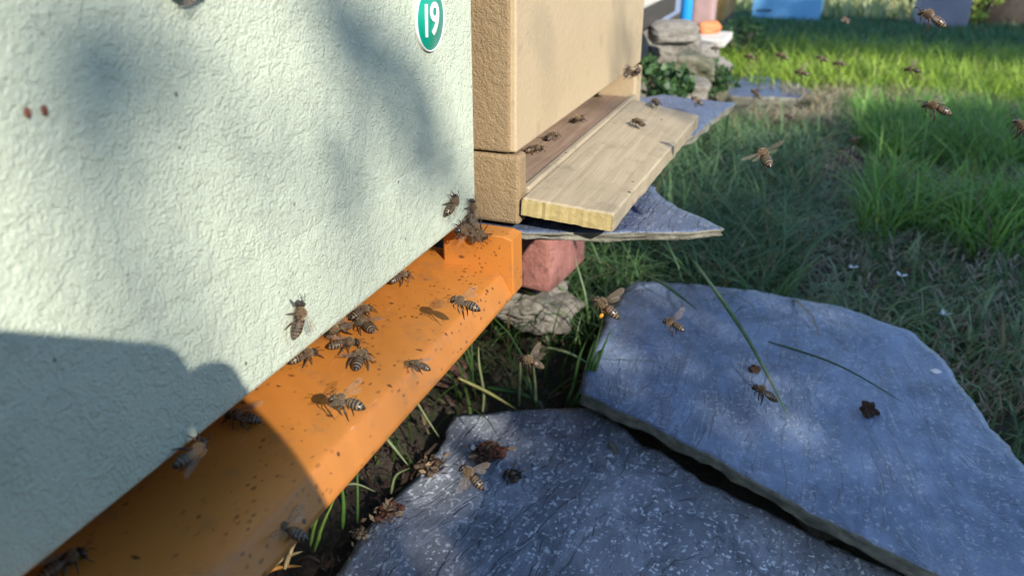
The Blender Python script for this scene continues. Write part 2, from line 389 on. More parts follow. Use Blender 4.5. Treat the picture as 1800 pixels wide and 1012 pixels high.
# ---------------- slate slabs
def slab(name, outline, zfun, thick, mat, label, amp=.0016, nr=26, step=.006, jag=.0022, group='slate slabs lying by the hives'):
    pts = [Vector((p[0], p[1])) for p in outline]; cen = sum(pts, Vector((0, 0))) / len(pts)
    dense = []
    for i, p in enumerate(pts):
        q = pts[(i + 1) % len(pts)]; k = max(2, int((q - p).length / step))
        for j in range(k):
            c = p.lerp(q, j / k); d = (c - cen).normalized()
            c = c + d * (noise.noise(Vector((c.x * 45, c.y * 45, 7))) * jag * 1.6 + noise.noise(Vector((c.x * 160, c.y * 160, 2))) * jag)
            dense.append(c)
    m = MB(); n = len(dense); rings = []
    def hz(x, y): return zfun(x, y) + noise.noise(Vector((x * 14, y * 14, 1))) * amp * 1.3 + noise.noise(Vector((x * 55, y * 40, 5))) * amp * .5 + noise.noise(Vector((x * 170, y * 120, 9))) * amp * .22
    for k in range(nr + 1):
        t = 1 - (k / nr) ** 1.0
        t = (1 - t) if False else k / nr
        rings.append([(cen.x + (c.x - cen.x) * t, cen.y + (c.y - cen.y) * t) for c in dense])
    top = [[(x, y, hz(x, y)) for x, y in r] for r in rings[1:]]
    m.v.append((cen.x, cen.y, hz(cen.x, cen.y)))
    base = len(m.v)
    for r in top: m.v += r
    for j in range(n): m.f.append((0, base + j, base + (j + 1) % n)); m.m.append(0)
    for k in range(len(top) - 1):
        for j in range(n):
            a = base + k * n + j; b = base + k * n + (j + 1) % n
            m.f.append((a, a + n, b + n, b)[::1]); m.m.append(0)
    # laminated edge
    prev = base + (len(top) - 1) * n; L = 5
    for e in range(1, L + 1):
        o = len(m.v); t = e / L
        for j, c in enumerate(dense):
            d = (c - cen).normalized(); off = (noise.noise(Vector((c.x * 70, c.y * 70, e * 5.3))) - .25) * .0035 - .002 * t
            x, y = c.x + d.x * off, c.y + d.y * off
            m.v.append((x, y, hz(c.x, c.y) - thick * t - .0008))
        for j in range(n):
            m.f.append((prev + j, o + j, o + (j + 1) % n, prev + (j + 1) % n)); m.m.append(1)
        prev = o
    m.f.append(tuple(prev + j for j in reversed(range(n)))); m.m.append(1)
    o = m.build(name, [mat, M_slate_edge])
    bm = bmesh.new(); bm.from_mesh(o.data); bmesh.ops.recalc_face_normals(bm, faces=bm.faces); bm.to_mesh(o.data); bm.free()
    return tag(o, label, 'slate slab', group)

def px_outline(pts, z): return [at(x, y, 2, z).xy for x, y in pts]
ZF, ZR = -.188, -.166
o1 = px_outline([(640, 936), (668, 905), (725, 842), (768, 790), (802, 733), (850, 727), (930, 722), (1000, 716), (1045, 722), (1110, 765), (1250, 850), (1450, 950), (1640, 1030), (1800, 1150), (1500, 1400), (900, 1350), (560, 1060)], ZF)
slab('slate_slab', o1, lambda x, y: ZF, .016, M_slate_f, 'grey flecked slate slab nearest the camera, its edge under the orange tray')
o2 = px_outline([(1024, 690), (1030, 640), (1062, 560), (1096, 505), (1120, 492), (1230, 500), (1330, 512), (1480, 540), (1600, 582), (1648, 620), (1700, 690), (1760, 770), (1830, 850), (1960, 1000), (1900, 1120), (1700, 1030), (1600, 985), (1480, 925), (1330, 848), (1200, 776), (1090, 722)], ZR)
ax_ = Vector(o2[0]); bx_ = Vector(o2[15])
slab('slate_slab', o2, lambda x, y: ZR + .0 * x, .010, M_slate_r, 'large smooth slate slab at right, tinted with sky blue, with a long grass blade across it', amp=.0012)

# ---------------- green hive
gh = empty('beehive', (-.2, .12, -.04))
tag(gh, 'mint green hive with rough painted wall, number 19 disc and orange landing tray', 'beehive', 'beehives in a row')
def child(o, root):
    o.parent = root; o.matrix_parent_inverse = Matrix.Translation(-root.location); return o
YE = .3685
child(bbox_obj('wall', (-.38, -.14, 0), (0, YE, .34), M_green, bev=.0028, seg=4), gh)
child(bbox_obj('floor_box', (-.37, -.13, -.05), (-.055, YE - .01, -.001), M_dark, bev=.002), gh)
# tray: profile swept along y
prof = [(-.056, -.0185), (-.02, -.0205), (.0, -.0222), (.012, -.0232), (.0170, -.0237), (.0190, -.02395), (.0199, -.0243), (.0206, -.0250), (.0212, -.0259), (.0217, -.0268), (.0254, -.0338), (.0262, -.0353),
        (.0258, -.0362), (.0246, -.0360), (.0236, -.0345), (.0205, -.0285), (.019, -.0268), (.017, -.0262), (.0, -.0245), (-.056, -.021)]
m = MB(); ysw = np.linspace(-.14, .3645, 60)
m.rings([[(x + noise.noise(Vector((y * 12, 0, 0))) * .0003, y, z + noise.noise(Vector((y * 15, 3, x * 60))) * .0003) for x, z in prof][::-1] for y in ysw], 0)
tray = m.build('landing_tray', M_orange); child(tray, gh)
bm = bmesh.new(); bm.from_mesh(tray.data); bmesh.ops.recalc_face_normals(bm, faces=bm.faces); bm.to_mesh(tray.data); bm.free()
# upturned end block
m = MB()
b0 = [(-.012, -.0036), (.0215, -.0036), (.0262, -.0050), (.0268, -.0345), (.0255, -.0365), (.018, -.030), (-.012, -.026)]
def off(sec, k): 
    c = Vector((sum(p[0] for p in sec) / len(sec), sum(p[1] for p in sec) / len(sec)))
    return [tuple(c + (Vector(p) - c) * k) for p in sec]
m.rings([[(x, y, z) for x, z in off(b0, k)] for y, k in ((.3515, .955), (.3522, .99), (.3532, 1.0), (.3640, 1.0), (.3648, .99), (.3653, .955))], 0)
eb = m.build('end_block', M_orange, smooth=False)
bm = bmesh.new(); bm.from_mesh(eb.data); bmesh.ops.recalc_face_normals(bm, faces=bm.faces); bm.to_mesh(eb.data); bm.free()
child(eb, gh)
# number disc
DC = Vector((.0, .3222, .1010)); DR = .0130
disc = empty('number_disc', DC); disc.parent = gh; disc.matrix_parent_inverse = Matrix.Translation(-gh.location)
disc['label'] = 'round green disc with white rim and the number 19'
def disk(name, r, x0, x1, mat, seg=48, r_in=0):
    m = MB(); C = [(math.cos(2 * math.pi * k / seg), math.sin(2 * math.pi * k / seg)) for k in range(seg)]
    prof = [(x0, r), (x1 - .0002, r), (x1, r - .0002)]
    if r_in: prof += [(x1, r_in + .0002), (x1 - .0002, r_in), (x0, r_in)]
    m.rings([[(x, a * rr, b * rr) for a, b in C] for x, rr in prof], 0, cap=not r_in)
    return m.build(name, mat, disc)
disk('rim', DR, .0002, .0014, M_white, r_in=DR - .0006)
disk('face', DR - .0005, .0003, .0011, M_disc)
for ch, dy in (('1', -.0048), ('9', .0030)):
    fc = bpy.data.curves.new('digit', 'FONT'); fc.body = ch; fc.size = .0182; fc.extrude = .00012; fc.offset = .00030; fc.align_x = 'CENTER'; fc.align_y = 'CENTER'
    tmp = bpy.data.objects.new('tmp', fc); COL.objects.link(tmp)
    bpy.context.view_layer.update()
    me = bpy.data.meshes.new_from_object(tmp.evaluated_get(bpy.context.evaluated_depsgraph_get())); bpy.data.objects.remove(tmp)
    me.name = 'digit'; me.materials.clear(); me.materials.append(M_white)
    o = link('digit', me, disc); o.location = (.0014, dy, -.0008)
    o.matrix_local = Matrix.Translation(o.location) @ Matrix(((0, 0, 1, 0), (1, 0, 0, 0), (0, 1, 0, 0), (0, 0, 0, 1))) @ Matrix.Rotation(R_(-4), 4, 'Z')
# two rusty nail heads in the wall
for px, py in ((47, 198), (77, 194)):
    p = at(px, py, 0, 0); m = MB(); m.ell((.0002, p.y, p.z), .0006, .0008, .0013, 0, 10, 6)
    child(m.build('nail_head', M_rust), gh)

# ---------------- cream hive
ch_ = empty('beehive', (-.15, .53, -.01)); tag(ch_, 'cream yellow hive with sloping wooden landing board and dark entrance slot', 'beehive', 'beehives in a row')
YS, XF, YB = .385, .0150, .672
def cpart(name, lo, hi, mat, bev=.002, **k): return child(bbox_obj(name, lo, hi, mat, bev=bev, **k), ch_)
cpart('brood_box', (-.36, YS, .0285), (XF - .003, YB, .36), M_cream_r, .0012, seg=2)
cpart('front_panel', (XF - .006, YS + .0012, .0287), (XF, YB - .001, .36), M_cream, .001, seg=2)
cpart('floor_side', (-.36, YS + .0008, -.0105), (XF + .002, YS + .0125, .0272), M_cream_r, .002)
cpart('floor_side', (-.36, YB - .022, -.0105), (XF + .002, YB - .002, .0272), M_cream, .002)
cpart('floor_back', (-.36, YS + .013, -.0105), (-.10, YB - .023, .0270), M_dark, .001)
cpart('entrance_floor', (-.10, YS + .013, -.004), (XF - .002, YB - .023, .0055), M_shelf, .001)
cpart('alighting_strip', (XF - .0015, YS + .0128, -.004), (XF + .0035, YB - .0225, .0075), M_board, .0012)
# sloping board
def board_pts():
    A = at(913, 346, 1, YS); B = at(1079, 376, 1, YS); C_ = at(1229, 203, 1, .632); D = at(1146, 178, 1, .632)
    A.x = max(A.x, XF + .0038); D.x = max(D.x, XF + .0038); 
    return A, B, C_, Vector((A.x + .0005, D.y, A.z + .0015))
A, B, C_, D = board_pts()
m = MB(); NX, NY = 26, 60; TK = .0098
def bp(u, v):
    p = (A.lerp(B, u)).lerp(D.lerp(C_, u), v)
    p.z += noise.noise(Vector((u * 9, v * 3, 1))) * .0004
    if v == 0 or v == 1: p.y += noise.noise(Vector((u * 20, 2, v))) * .0008
    if u == 1: p.x += noise.noise(Vector((v * 15, 5, 0))) * .0011
    return p
nrm = (B - A).cross(D - A).normalized()
if nrm.z < 0: nrm = -nrm
def inset(u, v, d):       # rounded arrises
    e = .022; f_ = .006
    k = 0
    if u in (0.0, 1.0): k += 1
    if v in (0.0, 1.0): k += 1
    return -nrm * (.0009 * k) if d else -nrm * TK
us = [0, .02] + [.02 + .96 * i / (NX - 3) for i in range(1, NX - 3)] + [.98, 1.0]; vs2 = [0, .004] + [.004 + .992 * i / (NY - 3) for i in range(1, NY - 3)] + [.996, 1.0]
us = [float(u) for u in us]; vs2 = [float(v) for v in vs2]
nu, nv = len(us), len(vs2)
for v in vs2:
    for u in us: m.v.append(tuple(bp(u, v) + inset(u, v, True)))
ob = len(m.v)
for v in vs2:
    for u in us: m.v.append(tuple(bp(u, v) - nrm * TK))
for j in range(nv - 1):
    for i in range(nu - 1):
        a = j * nu + i; m.f.append((a, a + 1, a + nu + 1, a + nu)); m.m.append(0)
        m.f.append((ob + a, ob + a + nu, ob + a + nu + 1, ob + a + 1)); m.m.append(0)
for i in range(nu - 1):
    for j, flip in ((0, 0), (nv - 1, 1)):
        a = j * nu + i; m.f.append((a, ob + a, ob + a + 1, a + 1)); m.m.append(1)
for j in range(nv - 1):
    for i in (0, nu - 1):
        a = j * nu + i; m.f.append((a, a + nu, ob + a + nu, ob + a)); m.m.append(0)
lb = m.build('landing_board', [M_board, M_endgrain], smooth=False)
bm = bmesh.new(); bm.from_mesh(lb.data); bmesh.ops.recalc_face_normals(bm, faces=bm.faces); bm.to_mesh(lb.data); bm.free()
child(lb, ch_)
# slate it stands on, further slates
zs1 = -.0135
o3 = px_outline([(925, 409), (1000, 411), (1090, 410), (1190, 409), (1280, 404), (1240, 386), (1190, 365), (1150, 330)], zs1) + [Vector((-.1, .66)), Vector((-.28, .66)), Vector((-.28, .395)), Vector((-.05, .392))]
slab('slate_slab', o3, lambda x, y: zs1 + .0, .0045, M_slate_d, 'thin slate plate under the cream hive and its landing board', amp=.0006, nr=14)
zs2 = -.031
o4 = px_outline([(1120, 171), (1165, 166), (1230, 174), (1291, 181), (1262, 205), (1218, 237), (1150, 262)], zs2) + [Vector((-.12, .69)), Vector((-.14, .82))]
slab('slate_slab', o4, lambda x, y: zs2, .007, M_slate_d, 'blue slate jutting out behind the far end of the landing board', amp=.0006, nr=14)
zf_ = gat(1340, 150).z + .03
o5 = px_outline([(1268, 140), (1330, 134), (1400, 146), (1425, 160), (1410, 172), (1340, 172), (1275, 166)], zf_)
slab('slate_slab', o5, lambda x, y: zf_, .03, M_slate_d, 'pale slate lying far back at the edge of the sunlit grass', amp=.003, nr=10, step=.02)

def rock(name, c, size, mat, label, cat='stone', jit=.25, rz=0, group=None, sub=3, box=5.0):
    bm = bmesh.new(); bmesh.ops.create_icosphere(bm, subdivisions=sub, radius=1.0)
    sd = Vector((random.random() * 40, random.random() * 40, random.random() * 40)); rd = random.Random(int(sd.x * 1000))
    cuts = []
    for _ in range(9):
        nn = Vector((rd.gauss(0, 1), rd.gauss(0, 1), rd.gauss(0, 1))).normalized(); cuts.append((nn, .5 - jit * .25 + rd.random() * .14))
    for v in bm.verts:
        d = v.co.normalized(); q = (abs(d.x) ** box + abs(d.y) ** box + abs(d.z) ** box) ** (1 / box); p_ = d * (.5 / q)
        for nn, hh in cuts:
            e = p_.dot(nn) - hh
            if e > 0: p_ = p_ - nn * e * .9
        v.co = p_ + d * (noise.noise(p_ * 3 + sd) * jit * .30 + noise.noise(p_ * 8 + sd) * jit * .13 + noise.noise(p_ * 20 + sd) * jit * .06)
    M = Matrix.Translation(c) @ Matrix.Rotation(rz, 4, 'Z') @ Matrix.Diagonal((*size, 1))
    bmesh.ops.transform(bm, matrix=M, verts=bm.verts)
    for f in bm.faces: f.smooth = False
    me = bpy.data.meshes.new(name); bm.to_mesh(me); bm.free(); me.materials.append(mat)
    return tag(link(name, me), label, cat, group)
for i, (x, y) in enumerate(((.25, .62), (.20, .45), (.06, .64))):
    rock('stone', (x, y, -.190), (.05, .045, .030), M_rubble, 'small prop stone under the %s of the blue slate' % ('far right', 'near edge', 'back left corner')[i], 'stone', .2, i * .7)
# stack under the slate: brick on rubble stone
q0 = at(976, 516, 1, .585); q1 = at(860, 470, 1, .585)
br_ = bbox_obj('brick', (q1.x - .03, .585, q0.z), (q0.x, .665, -.0215), M_brick, bev=.004, seg=2, jit=.002, cuts=4, rot=Matrix.Rotation(R_(-5), 3, 'Z').to_euler())
tag(br_, 'pinkish red brick propping the slate beside the tray end', 'brick')
q0 = at(932, 552, 1, .60)
rock('stone', (q0.x, .615, q0.z + .004), (.074, .075, .036), M_rubble, 'grey rubble stone under the pink brick', 'stone', .55, R_(14), sub=5, box=3.0)
rock('stone', (-.15, .56, -.185), (.07, .08, .04), M_rubble, 'dark grey stone in the shade behind the orange tray', 'stone', .3, R_(40), sub=5)

# supports added under the two near hives, also keeping light out behind the tray
tag(bbox_obj('concrete_block', (-.36, -.10, -.215), (-.13, .36, -.0505), M_rubble, bev=.006, jit=.004, cuts=3), 'rough block added under the green hive, keeping light out of the gap', 'block')
tag(bbox_obj('concrete_block', (-.36, .70, -.225), (-.12, .80, -.042), M_rubble, bev=.006, jit=.004, cuts=3), 'rough block in the dark under the back of the slates', 'block')
tag(bbox_obj('concrete_block', (-.36, .42, -.215), (-.17, .64, -.0215), M_rubble, bev=.006, jit=.004, cuts=3), 'rough block added under the cream hive slate, keeping light out of the gap', 'block')
# ---------------- hives and props further along the row
def placed_box(name, px0, px1, pyb, Y, depth, top, mat, label=None, cat=None, group=None, bev=.006, bot=None):
    a = at(px0, pyb, 1, Y); b = at(px1, pyb, 1, Y)
    return (min(a.x, b.x), Y, bot if bot is not None else a.z), (max(a.x, b.x), Y + depth, top)
def hive(lo, hi, mat, label, lid_mat, group='beehives in a row'):
    root = empty('beehive', ((lo[0] + hi[0]) / 2, (lo[1] + hi[1]) / 2, lo[2])); tag(root, label, 'beehive', group)
    h = hi[2] - lo[2]
    child(bbox_obj('floor', (lo[0] + .004, lo[1] + .004, lo[2]), (hi[0] - .004, hi[1] - .004, lo[2] + .03), M_timber, bev=.003), root)
    child(bbox_obj('brood_box', (lo[0], lo[1], lo[2] + .0305), (hi[0], hi[1], hi[2] - .061), mat, bev=.006, seg=3), root)
    child(bbox_obj('lid', (lo[0] - .012, lo[1] - .012, hi[2] - .06), (hi[0] + .012, hi[1] + .012, hi[2]), lid_mat, bev=.006), root)
    return root
M_offwhite = simple('offwhite_paint', (.60, .58, .53), .6, .1, 12, .0008)
M_greyblue = simple('grey_blue_paint', (.22, .28, .40), .6, .15, 14)
M_brightblue = simple('bright_blue_plastic', (.02, .30, .75), .35, .05)
M_lightblue = simple('light_blue_paint', (.17, .42, .68), .5, .08, 6)
M_pinkwood = simple('pinkish_weathered_wood', (.42, .28, .27), .8, .2, 20)
M_ochre = simple('ochre_wood', (.30, .18, .05), .7, .25, 20)
M_terra = simple('orange_clay', (.60, .21, .08), .7, .15, 25)
M_greyhive = simple('grey_lilac_paint', (.26, .24, .28), .7, .1, 8)
def row_hive(pxr, pyb, Y0, Y1, w, top, mat, label):
    q = at(pxr, pyb, 1, Y1); r_ = hive((q.x - w, Y0, at(pxr, pyb, 1, Y0).z - .03), (q.x, Y1, top), mat, label, M_timber); zb = at(pxr, pyb, 1, Y0).z - .031
    tag(bbox_obj('concrete_block', (q.x - w + .03, Y0 + .03, gz(0, Y1) - .02), (q.x - .03, Y1 - .03, zb), M_rubble, bev=.006, jit=.004, cuts=3), 'rough block carrying the ' + label.split(' hive')[0] + ' hive', 'block', 'blocks under the hives')
    return q
row_hive(1191, 34, 1.15, 1.5, .35, .42, M_offwhite, 'off white hive just past the cream hive')
row_hive(1211, 44, 1.75, 2.05, .33, .42, M_greyblue, 'grey blue hive beyond the off white hive')
p = at(1204, 50, 1, 1.66)
m = MB(); m.tube([(p.x, 1.66, p.z), (p.x, 1.66, p.z + .012), (p.x, 1.66, p.z + .06), (p.x, 1.66, p.z + .09)], [.010, .0115, .0115, .008], 14)
m.tube([(p.x, 1.66, p.z + .09), (p.x, 1.66, p.z + .105)], [.005, .005], 12)
tag(m.build('bottle', M_brightblue), 'small bright blue bottle standing against the grey blue hive', 'bottle')
rock('stone', (p.x, 1.665, (p.z + gz(p.x, 1.66)) / 2 - .003), (.07, .06, p.z - gz(p.x, 1.66)), M_rubble, 'upright stone under the bright blue bottle', 'stone', .06)
lo, hi = placed_box('', 1214, 1250, 62, 2.1, .06, .5, M_pinkwood); lo = (lo[0], lo[1], gz(lo[0], 2.1) - .02)
tag(bbox_obj('post', lo, hi, M_pinkwood, bev=.004, jit=.002, cuts=3), 'pinkish weathered wooden post behind the blue bottle', 'post')
row_hive(1291, 40, 2.9, 3.25, .33, .35, M_ochre, 'ochre brown hive beside the pinkish post')
p = at(1245, 50, 1, 2.0)
rock('clay_pot_shard', (p.x, 2.0, p.z), (.055, .05, .032), M_terra, 'bright orange clay lump at the foot of the pinkish post', 'clay lump', .2, .5)
a = at(1228, 66, 1, 1.98); b = at(1282, 66, 1, 1.98)
tag(bbox_obj('plank', (a.x, 1.9, a.z - .008), (b.x, 2.04, a.z + .008), M_offwhite, bev=.002), 'short pale plank jutting out below the ochre hive', 'plank')
def rk(px, py, Y, sx, sz, mat, label, jit=.22, sy=None, rz=.3):
    p = at(px, py, 1, Y); k = (Vector((p.x, Y, p.z)) - CAM).dot(FW) / FPX
    rock('stone', (p.x, Y + .03, p.z), (sx * k * 1.1, (sy or sx) * k, sz * k * 1.15), mat, label, 'stone', jit, rz, sub=4)
rk(1175, 62, 1.30, 78, 34, M_paleblock, 'pale flat stone under the off white hive', .15)
rk(1222, 98, 1.70, 62, 34, M_paleblock, 'whitewashed block with a sunlit corner', .12, rz=.6)
rk(1200, 126, 1.52, 90, 52, M_boulder, 'mossy yellow grey boulder under the whitewashed block', .3)
rk(1258, 126, 1.8, 42, 34, M_paleblock, 'small pale rock at the end of the stone pile', .3)
rk(1262, 158, 1.7, 30, 44, M_boulder, 'upright yellowish stone below the small pale rock', .2)
rk(1160, 96, 1.42, 60, 40, M_rubble, 'grey stone hidden in shade next to the cream hive', .25)
rk(1195, 165, 1.45, 80, 40, M_rubble, 'dark stone at the bottom of the pile behind the slate', .25)
# far hives on a timber beam
YBm = 4.9
a = at(1290, 46, 1, YBm); b = at(1735, 50, 1, YBm)
tag(bbox_obj('beam', (a.x, YBm, a.z - .05), (b.x, YBm + .10, a.z + .01), M_timber, bev=.006, jit=.004, cuts=3), 'long dark timber beam carrying the far hives', 'beam')
for fx in (.1, .5, .9):
    xx = a.x + (b.x - a.x) * fx
    rock('support_stone', (xx, YBm + .05, (a.z - .05 + gz(xx, YBm)) / 2), (.12, .12, max(.03, a.z - .05 - gz(xx, YBm) + .03)), M_rubble,
         'rough stone holding up the %s of the far dark beam' % {.1: 'left end', .5: 'middle', .9: 'right end'}[fx], 'stone', .12)
za = a.z + .011
lo, hi = placed_box('', 1320, 1440, 34, YBm + .02, .42, za + .46, M_lightblue, bot=za); lbh = hive(lo, hi, M_lightblue, 'light blue hive on the far beam', M_timber)
a1 = at(1331, 18, 1, YBm + .019); b1 = at(1357, 18, 1, YBm + .019)
child(bbox_obj('latch', (a1.x, YBm + .012, a1.z - .004), (b1.x, YBm + .0195, a1.z + .004), M_timber, bev=.001), lbh)
lo, hi = placed_box('', 1612, 1700, 48, YBm + .02, .42, za + .46, M_greyhive, bot=za + .0); hive(lo, hi, M_greyhive, 'grey lilac hive on the far beam near the dark trunk', M_timber)

# ---------------- far trees
def tree(name, base, h, r, crown, label, ta, tb, n=2500, leaf=.09, seed=1):
    rnd = random.Random(seed); root = empty(name, base); tag(root, label, 'tree', 'trees around the apiary')
    m = MB(); B_ = Vector(base)
    pts = [Vector((noise.noise(Vector((seed, k * .7, 0))) * .12 * h * .3, noise.noise(Vector((seed, k * .7, 9))) * .1 * h * .3, h * k / 8)) for k in range(9)]
    m.tube([B_ + p for p in pts], [r * (1.35 if k == 0 else 1.0) * (1 - .07 * k) for k in range(9)], 14)
    child(m.build('trunk', M_bark), root)
    m = MB()
    for c in crown:
        s = B_ + pts[rnd.randint(5, 8)]; e = Vector(c[:3]); mid = s.lerp(e, .5) + Vector((0, 0, .1 * h * rnd.random()))
        m.tube([s, s.lerp(mid, .5), mid, e], [r * .45, r * .35, r * .22, r * .06], 7)
    child(m.build('limb', M_bark), root)
    child(leafcloud('crown', crown, 1, n, leaf, ta, tb, root), root)
    return root
def crown_at(c, R, k, seed, flat=.7):
    rnd = random.Random(seed); out = []
    for i in range(k):
        d = Vector((rnd.gauss(0, 1), rnd.gauss(0, 1), rnd.gauss(0, .7))).normalized() * R * rnd.uniform(.35, .9)
        s = R * rnd.uniform(.3, .5); out.append((c[0] + d.x, c[1] + d.y, c[2] + d.z * flat, s, s, s * .8))
    return out
G1, G2 = (.06, .12, .02), (.13, .22, .035)
def gpos(px, Y):
    p = at(px, 40, 1, Y); return Vector((p.x, Y, gz(p.x, Y) - .02))
bp_ = gpos(1738, 5.6); tree('tree', bp_, 3.0, .15, crown_at((bp_.x + .2, bp_.y + .3, 2.9), 1.3, 12, 3), 'thick dark trunk at top right behind the grey lilac hive', G1, G2, 2600, .10, 3)
bp_ = gpos(1568, 7.2); tree('tree', bp_, 3.0, .085, crown_at((bp_.x, bp_.y, 3.2), 1.4, 12, 5), 'slender mossy trunk between the two far hives', G1, G2, 2600, .11, 5)
bp_ = gpos(1835, 6.5); tree('tree', bp_, 3.4, .14, crown_at((bp_.x + .6, bp_.y, 3.0), 1.5, 12, 8), 'tree at the right edge behind bright leaves', G1, G2, 2600, .11, 8)
def shrub(base, R, h, label, ta, tb, n=1500, leaf=.06, seed=1):
    rnd = random.Random(seed); root = empty('shrub', base); tag(root, label, 'shrub', 'shrubs behind the far hives'); B_ = Vector(base); m = MB(); cen = []
    for i in range(9):
        a = rnd.random() * 6.28; e = B_ + Vector((math.cos(a) * R * rnd.uniform(.2, .8), math.sin(a) * R * rnd.uniform(.2, .8), h * rnd.uniform(.3, .95)))
        m.tube([B_, B_.lerp(e, .5) + Vector((0, 0, .08 * h)), e], [.014, .009, .003], 6); s = R * rnd.uniform(.35, .55); cen.append((*e, s, s, s * .7))
    child(m.build('stem', M_bark), root); child(leafcloud('foliage', cen, 1, n, leaf, ta, tb, root), root); return root
YL1, YL2 = (.24, .36, .05), (.46, .55, .12)
for i, (px, Y, R, h, lb_) in enumerate([(1470, 9.5, .55, .8, 'sunlit leafy shrub right of the light blue hive'), (1535, 10.2, .5, .8, 'bright shrub left of the slender mossy trunk'), (1610, 9.8, .6, .9, 'bright shrub behind the grey lilac hive'),
        (1785, 7.4, .45, .7, 'yellow green bush at the top right corner'), (1715, 5.2, .13, .22, 'small pale weed in front of the thick dark trunk'), (1300, 8.5, .5, .8, 'shrub showing left of the light blue hive'), (1400, 11.0, .8, 1.0, 'shrub hidden mostly behind the light blue hive')]):
    shrub(gpos(px, Y), R, h, lb_, YL1, YL2, 1600 if R > .2 else 500, .07 if R > .2 else .03, 20 + i)

for px, py, Y, R, h, lb_ in ((1165, 150, 1.2, .05, .07, 'dark weed at the foot of the stone pile by the cream hive'), (1235, 150, 1.62, .06, .08, 'dark weed in front of the mossy boulder'), (1300, 95, 2.7, .10, .14, 'weed growing at the end of the row of stones')):
    q = at(px, py, 1, Y); q.z = max(q.z - .04, gz(q.x, Y)); shrub(q, R, h, lb_, (.03, .08, .03), (.08, .16, .05), 700, .013, int(px))
# ---------------- added foliage row out of view, shaped to shade the ground and dapple the wall
eu = Vector((0, 0, 1)).cross(SUN).normalized()
if eu.y < 0: eu = -eu
ev = SUN.cross(eu).normalized()
if ev.z < 0: ev = -ev
DH = 2.6
def prof_top(u):
    K = [(-1.6, -.12), (-.3, -.10), (.05, -.07), (.17, -.04), (.27, -.005), (.35, .025), (.5, .055), (.75, .15), (1.0, .22), (1.3, .29), (1.55, .31), (2.0, .27), (2.6, .22)]
    for (u0, v0), (u1, v1) in zip(K, K[1:]):
        if u0 <= u <= u1: return v0 + (v1 - v0) * (u - u0) / (u1 - u0)
    return K[0][1]
hb = SUN * DH
shade_hedge = empty('shade_hedge', (hb.x, hb.y, gz(hb.x, hb.y))); tag(shade_hedge, 'leafy row added out of view behind the viewer to shade the ground in front of the hives', 'shade_hedge')
cen = []; m = MB()
for u in np.arange(-1.5, 2.6, .11):
    top = hb + eu * u + ev * prof_top(u); zt = top.z
    bx2 = Vector((top.x, top.y, gz(top.x, top.y)))
    hgt = zt - bx2.z
    m.tube([bx2, bx2 + Vector((random.uniform(-.05, .05), random.uniform(-.05, .05), hgt * .5)), bx2 + Vector((random.uniform(-.08, .08), random.uniform(-.08, .08), hgt * .9))], [.018, .012, .004], 6)
    k = 0
    z = zt - .10
    while z > bx2.z + .05:
        w = .13
        if u > 1.25 and random.random() < .45: z -= .12; continue
        cen.append((top.x + random.uniform(-.05, .05) + SUN.x * .0, top.y + random.uniform(-.05, .05), z, w * 1.15, w * 1.15, .105)); z -= .12
NH = len(cen) * 175
# sprigs placed on sun rays to dapple these spots: (pixel on the green wall / cream front, radius m, leaves)
sprigs = []
for px, py, r, nl in [(590, 5, .02, 11), (635, 70, .018, 12), (675, 130, .018, 12), (712, 185, .018, 12), (752, 240, .018, 12), (795, 300, .018, 10), (820, 350, .012, 3),
                      (20, 0, .026, 4), (40, 60, .026, 4), (30, 140, .026, 4), (70, 200, .024, 3), (130, 170, .024, 2), (150, 20, .026, 3), (210, 130, .024, 2), (210, 215, .02, 3), (300, 230, .018, 3), (400, 250, .018, 3), (500, 285, .018, 5), (590, 330, .022, 6), (620, 390, .018, 4), (130, 120, .02, 3), (540, 260, .018, 2)]:
    sprigs.append((at(px, py, 0, 0), r, nl))
for px, py, r, nl in [(1095, 40, .03, 7), (1110, 110, .028, 6), (960, 130, .014, 2), (1080, 150, .02, 3)]:
    sprigs.append((at(px, py, 0, XF), r, nl))
for px, py, r, nl in [(1150, 195, .025, 6), (1200, 190, .025, 5)]:
    sprigs.append((at(px, py, 2, 0), r, nl))
spr = []
for P_, r, nl in sprigs:
    tip = P_ + SUN * (DH + .5 + random.uniform(-.15, .15)); u = tip.dot(eu); foot = hb + eu * (u + .03) + ev * (prof_top(u) - .06)
    m.tube([foot, foot.lerp(tip, .55) + ev * .0, tip], [.0022, .0016, .0008], 5)
    spr.append((tip, r, nl))
child(m.build('stem', M_bark), shade_hedge)
fol = leafcloud('foliage', cen, 1, NH, .05, (.03, .07, .015), (.07, .13, .03), shade_hedge, shell=.2); child(fol, shade_hedge)
SV = []; ST = []
for tip, r, nl in spr:
    for _ in range(nl):
        d = Vector((random.gauss(0, 1), random.gauss(0, 1), random.gauss(0, 1))).normalized() * r * random.random() ** .5
        p = tip + d; a = Vector((random.gauss(0, 1), random.gauss(0, 1), random.gauss(0, 1))).normalized(); b = a.orthogonal().normalized(); s = .022 * random.uniform(.7, 1.2)
        SV += [p, p + a * s * .5 + b * s * .3, p + a * s, p + a * s * .5 - b * s * .3]; t = random.random(); ST += [(.05 + .04 * t, .10 + .05 * t, .02)] * 4
SV = np.array([tuple(v) for v in SV]); nq = len(SV) // 4
child(tinted('sprig_leaves', SV, [(np.arange(nq) * 4)[:, None] + np.array([[0, 1, 2, 3]])], np.array(ST), M_leaf, shade_hedge), shade_hedge)
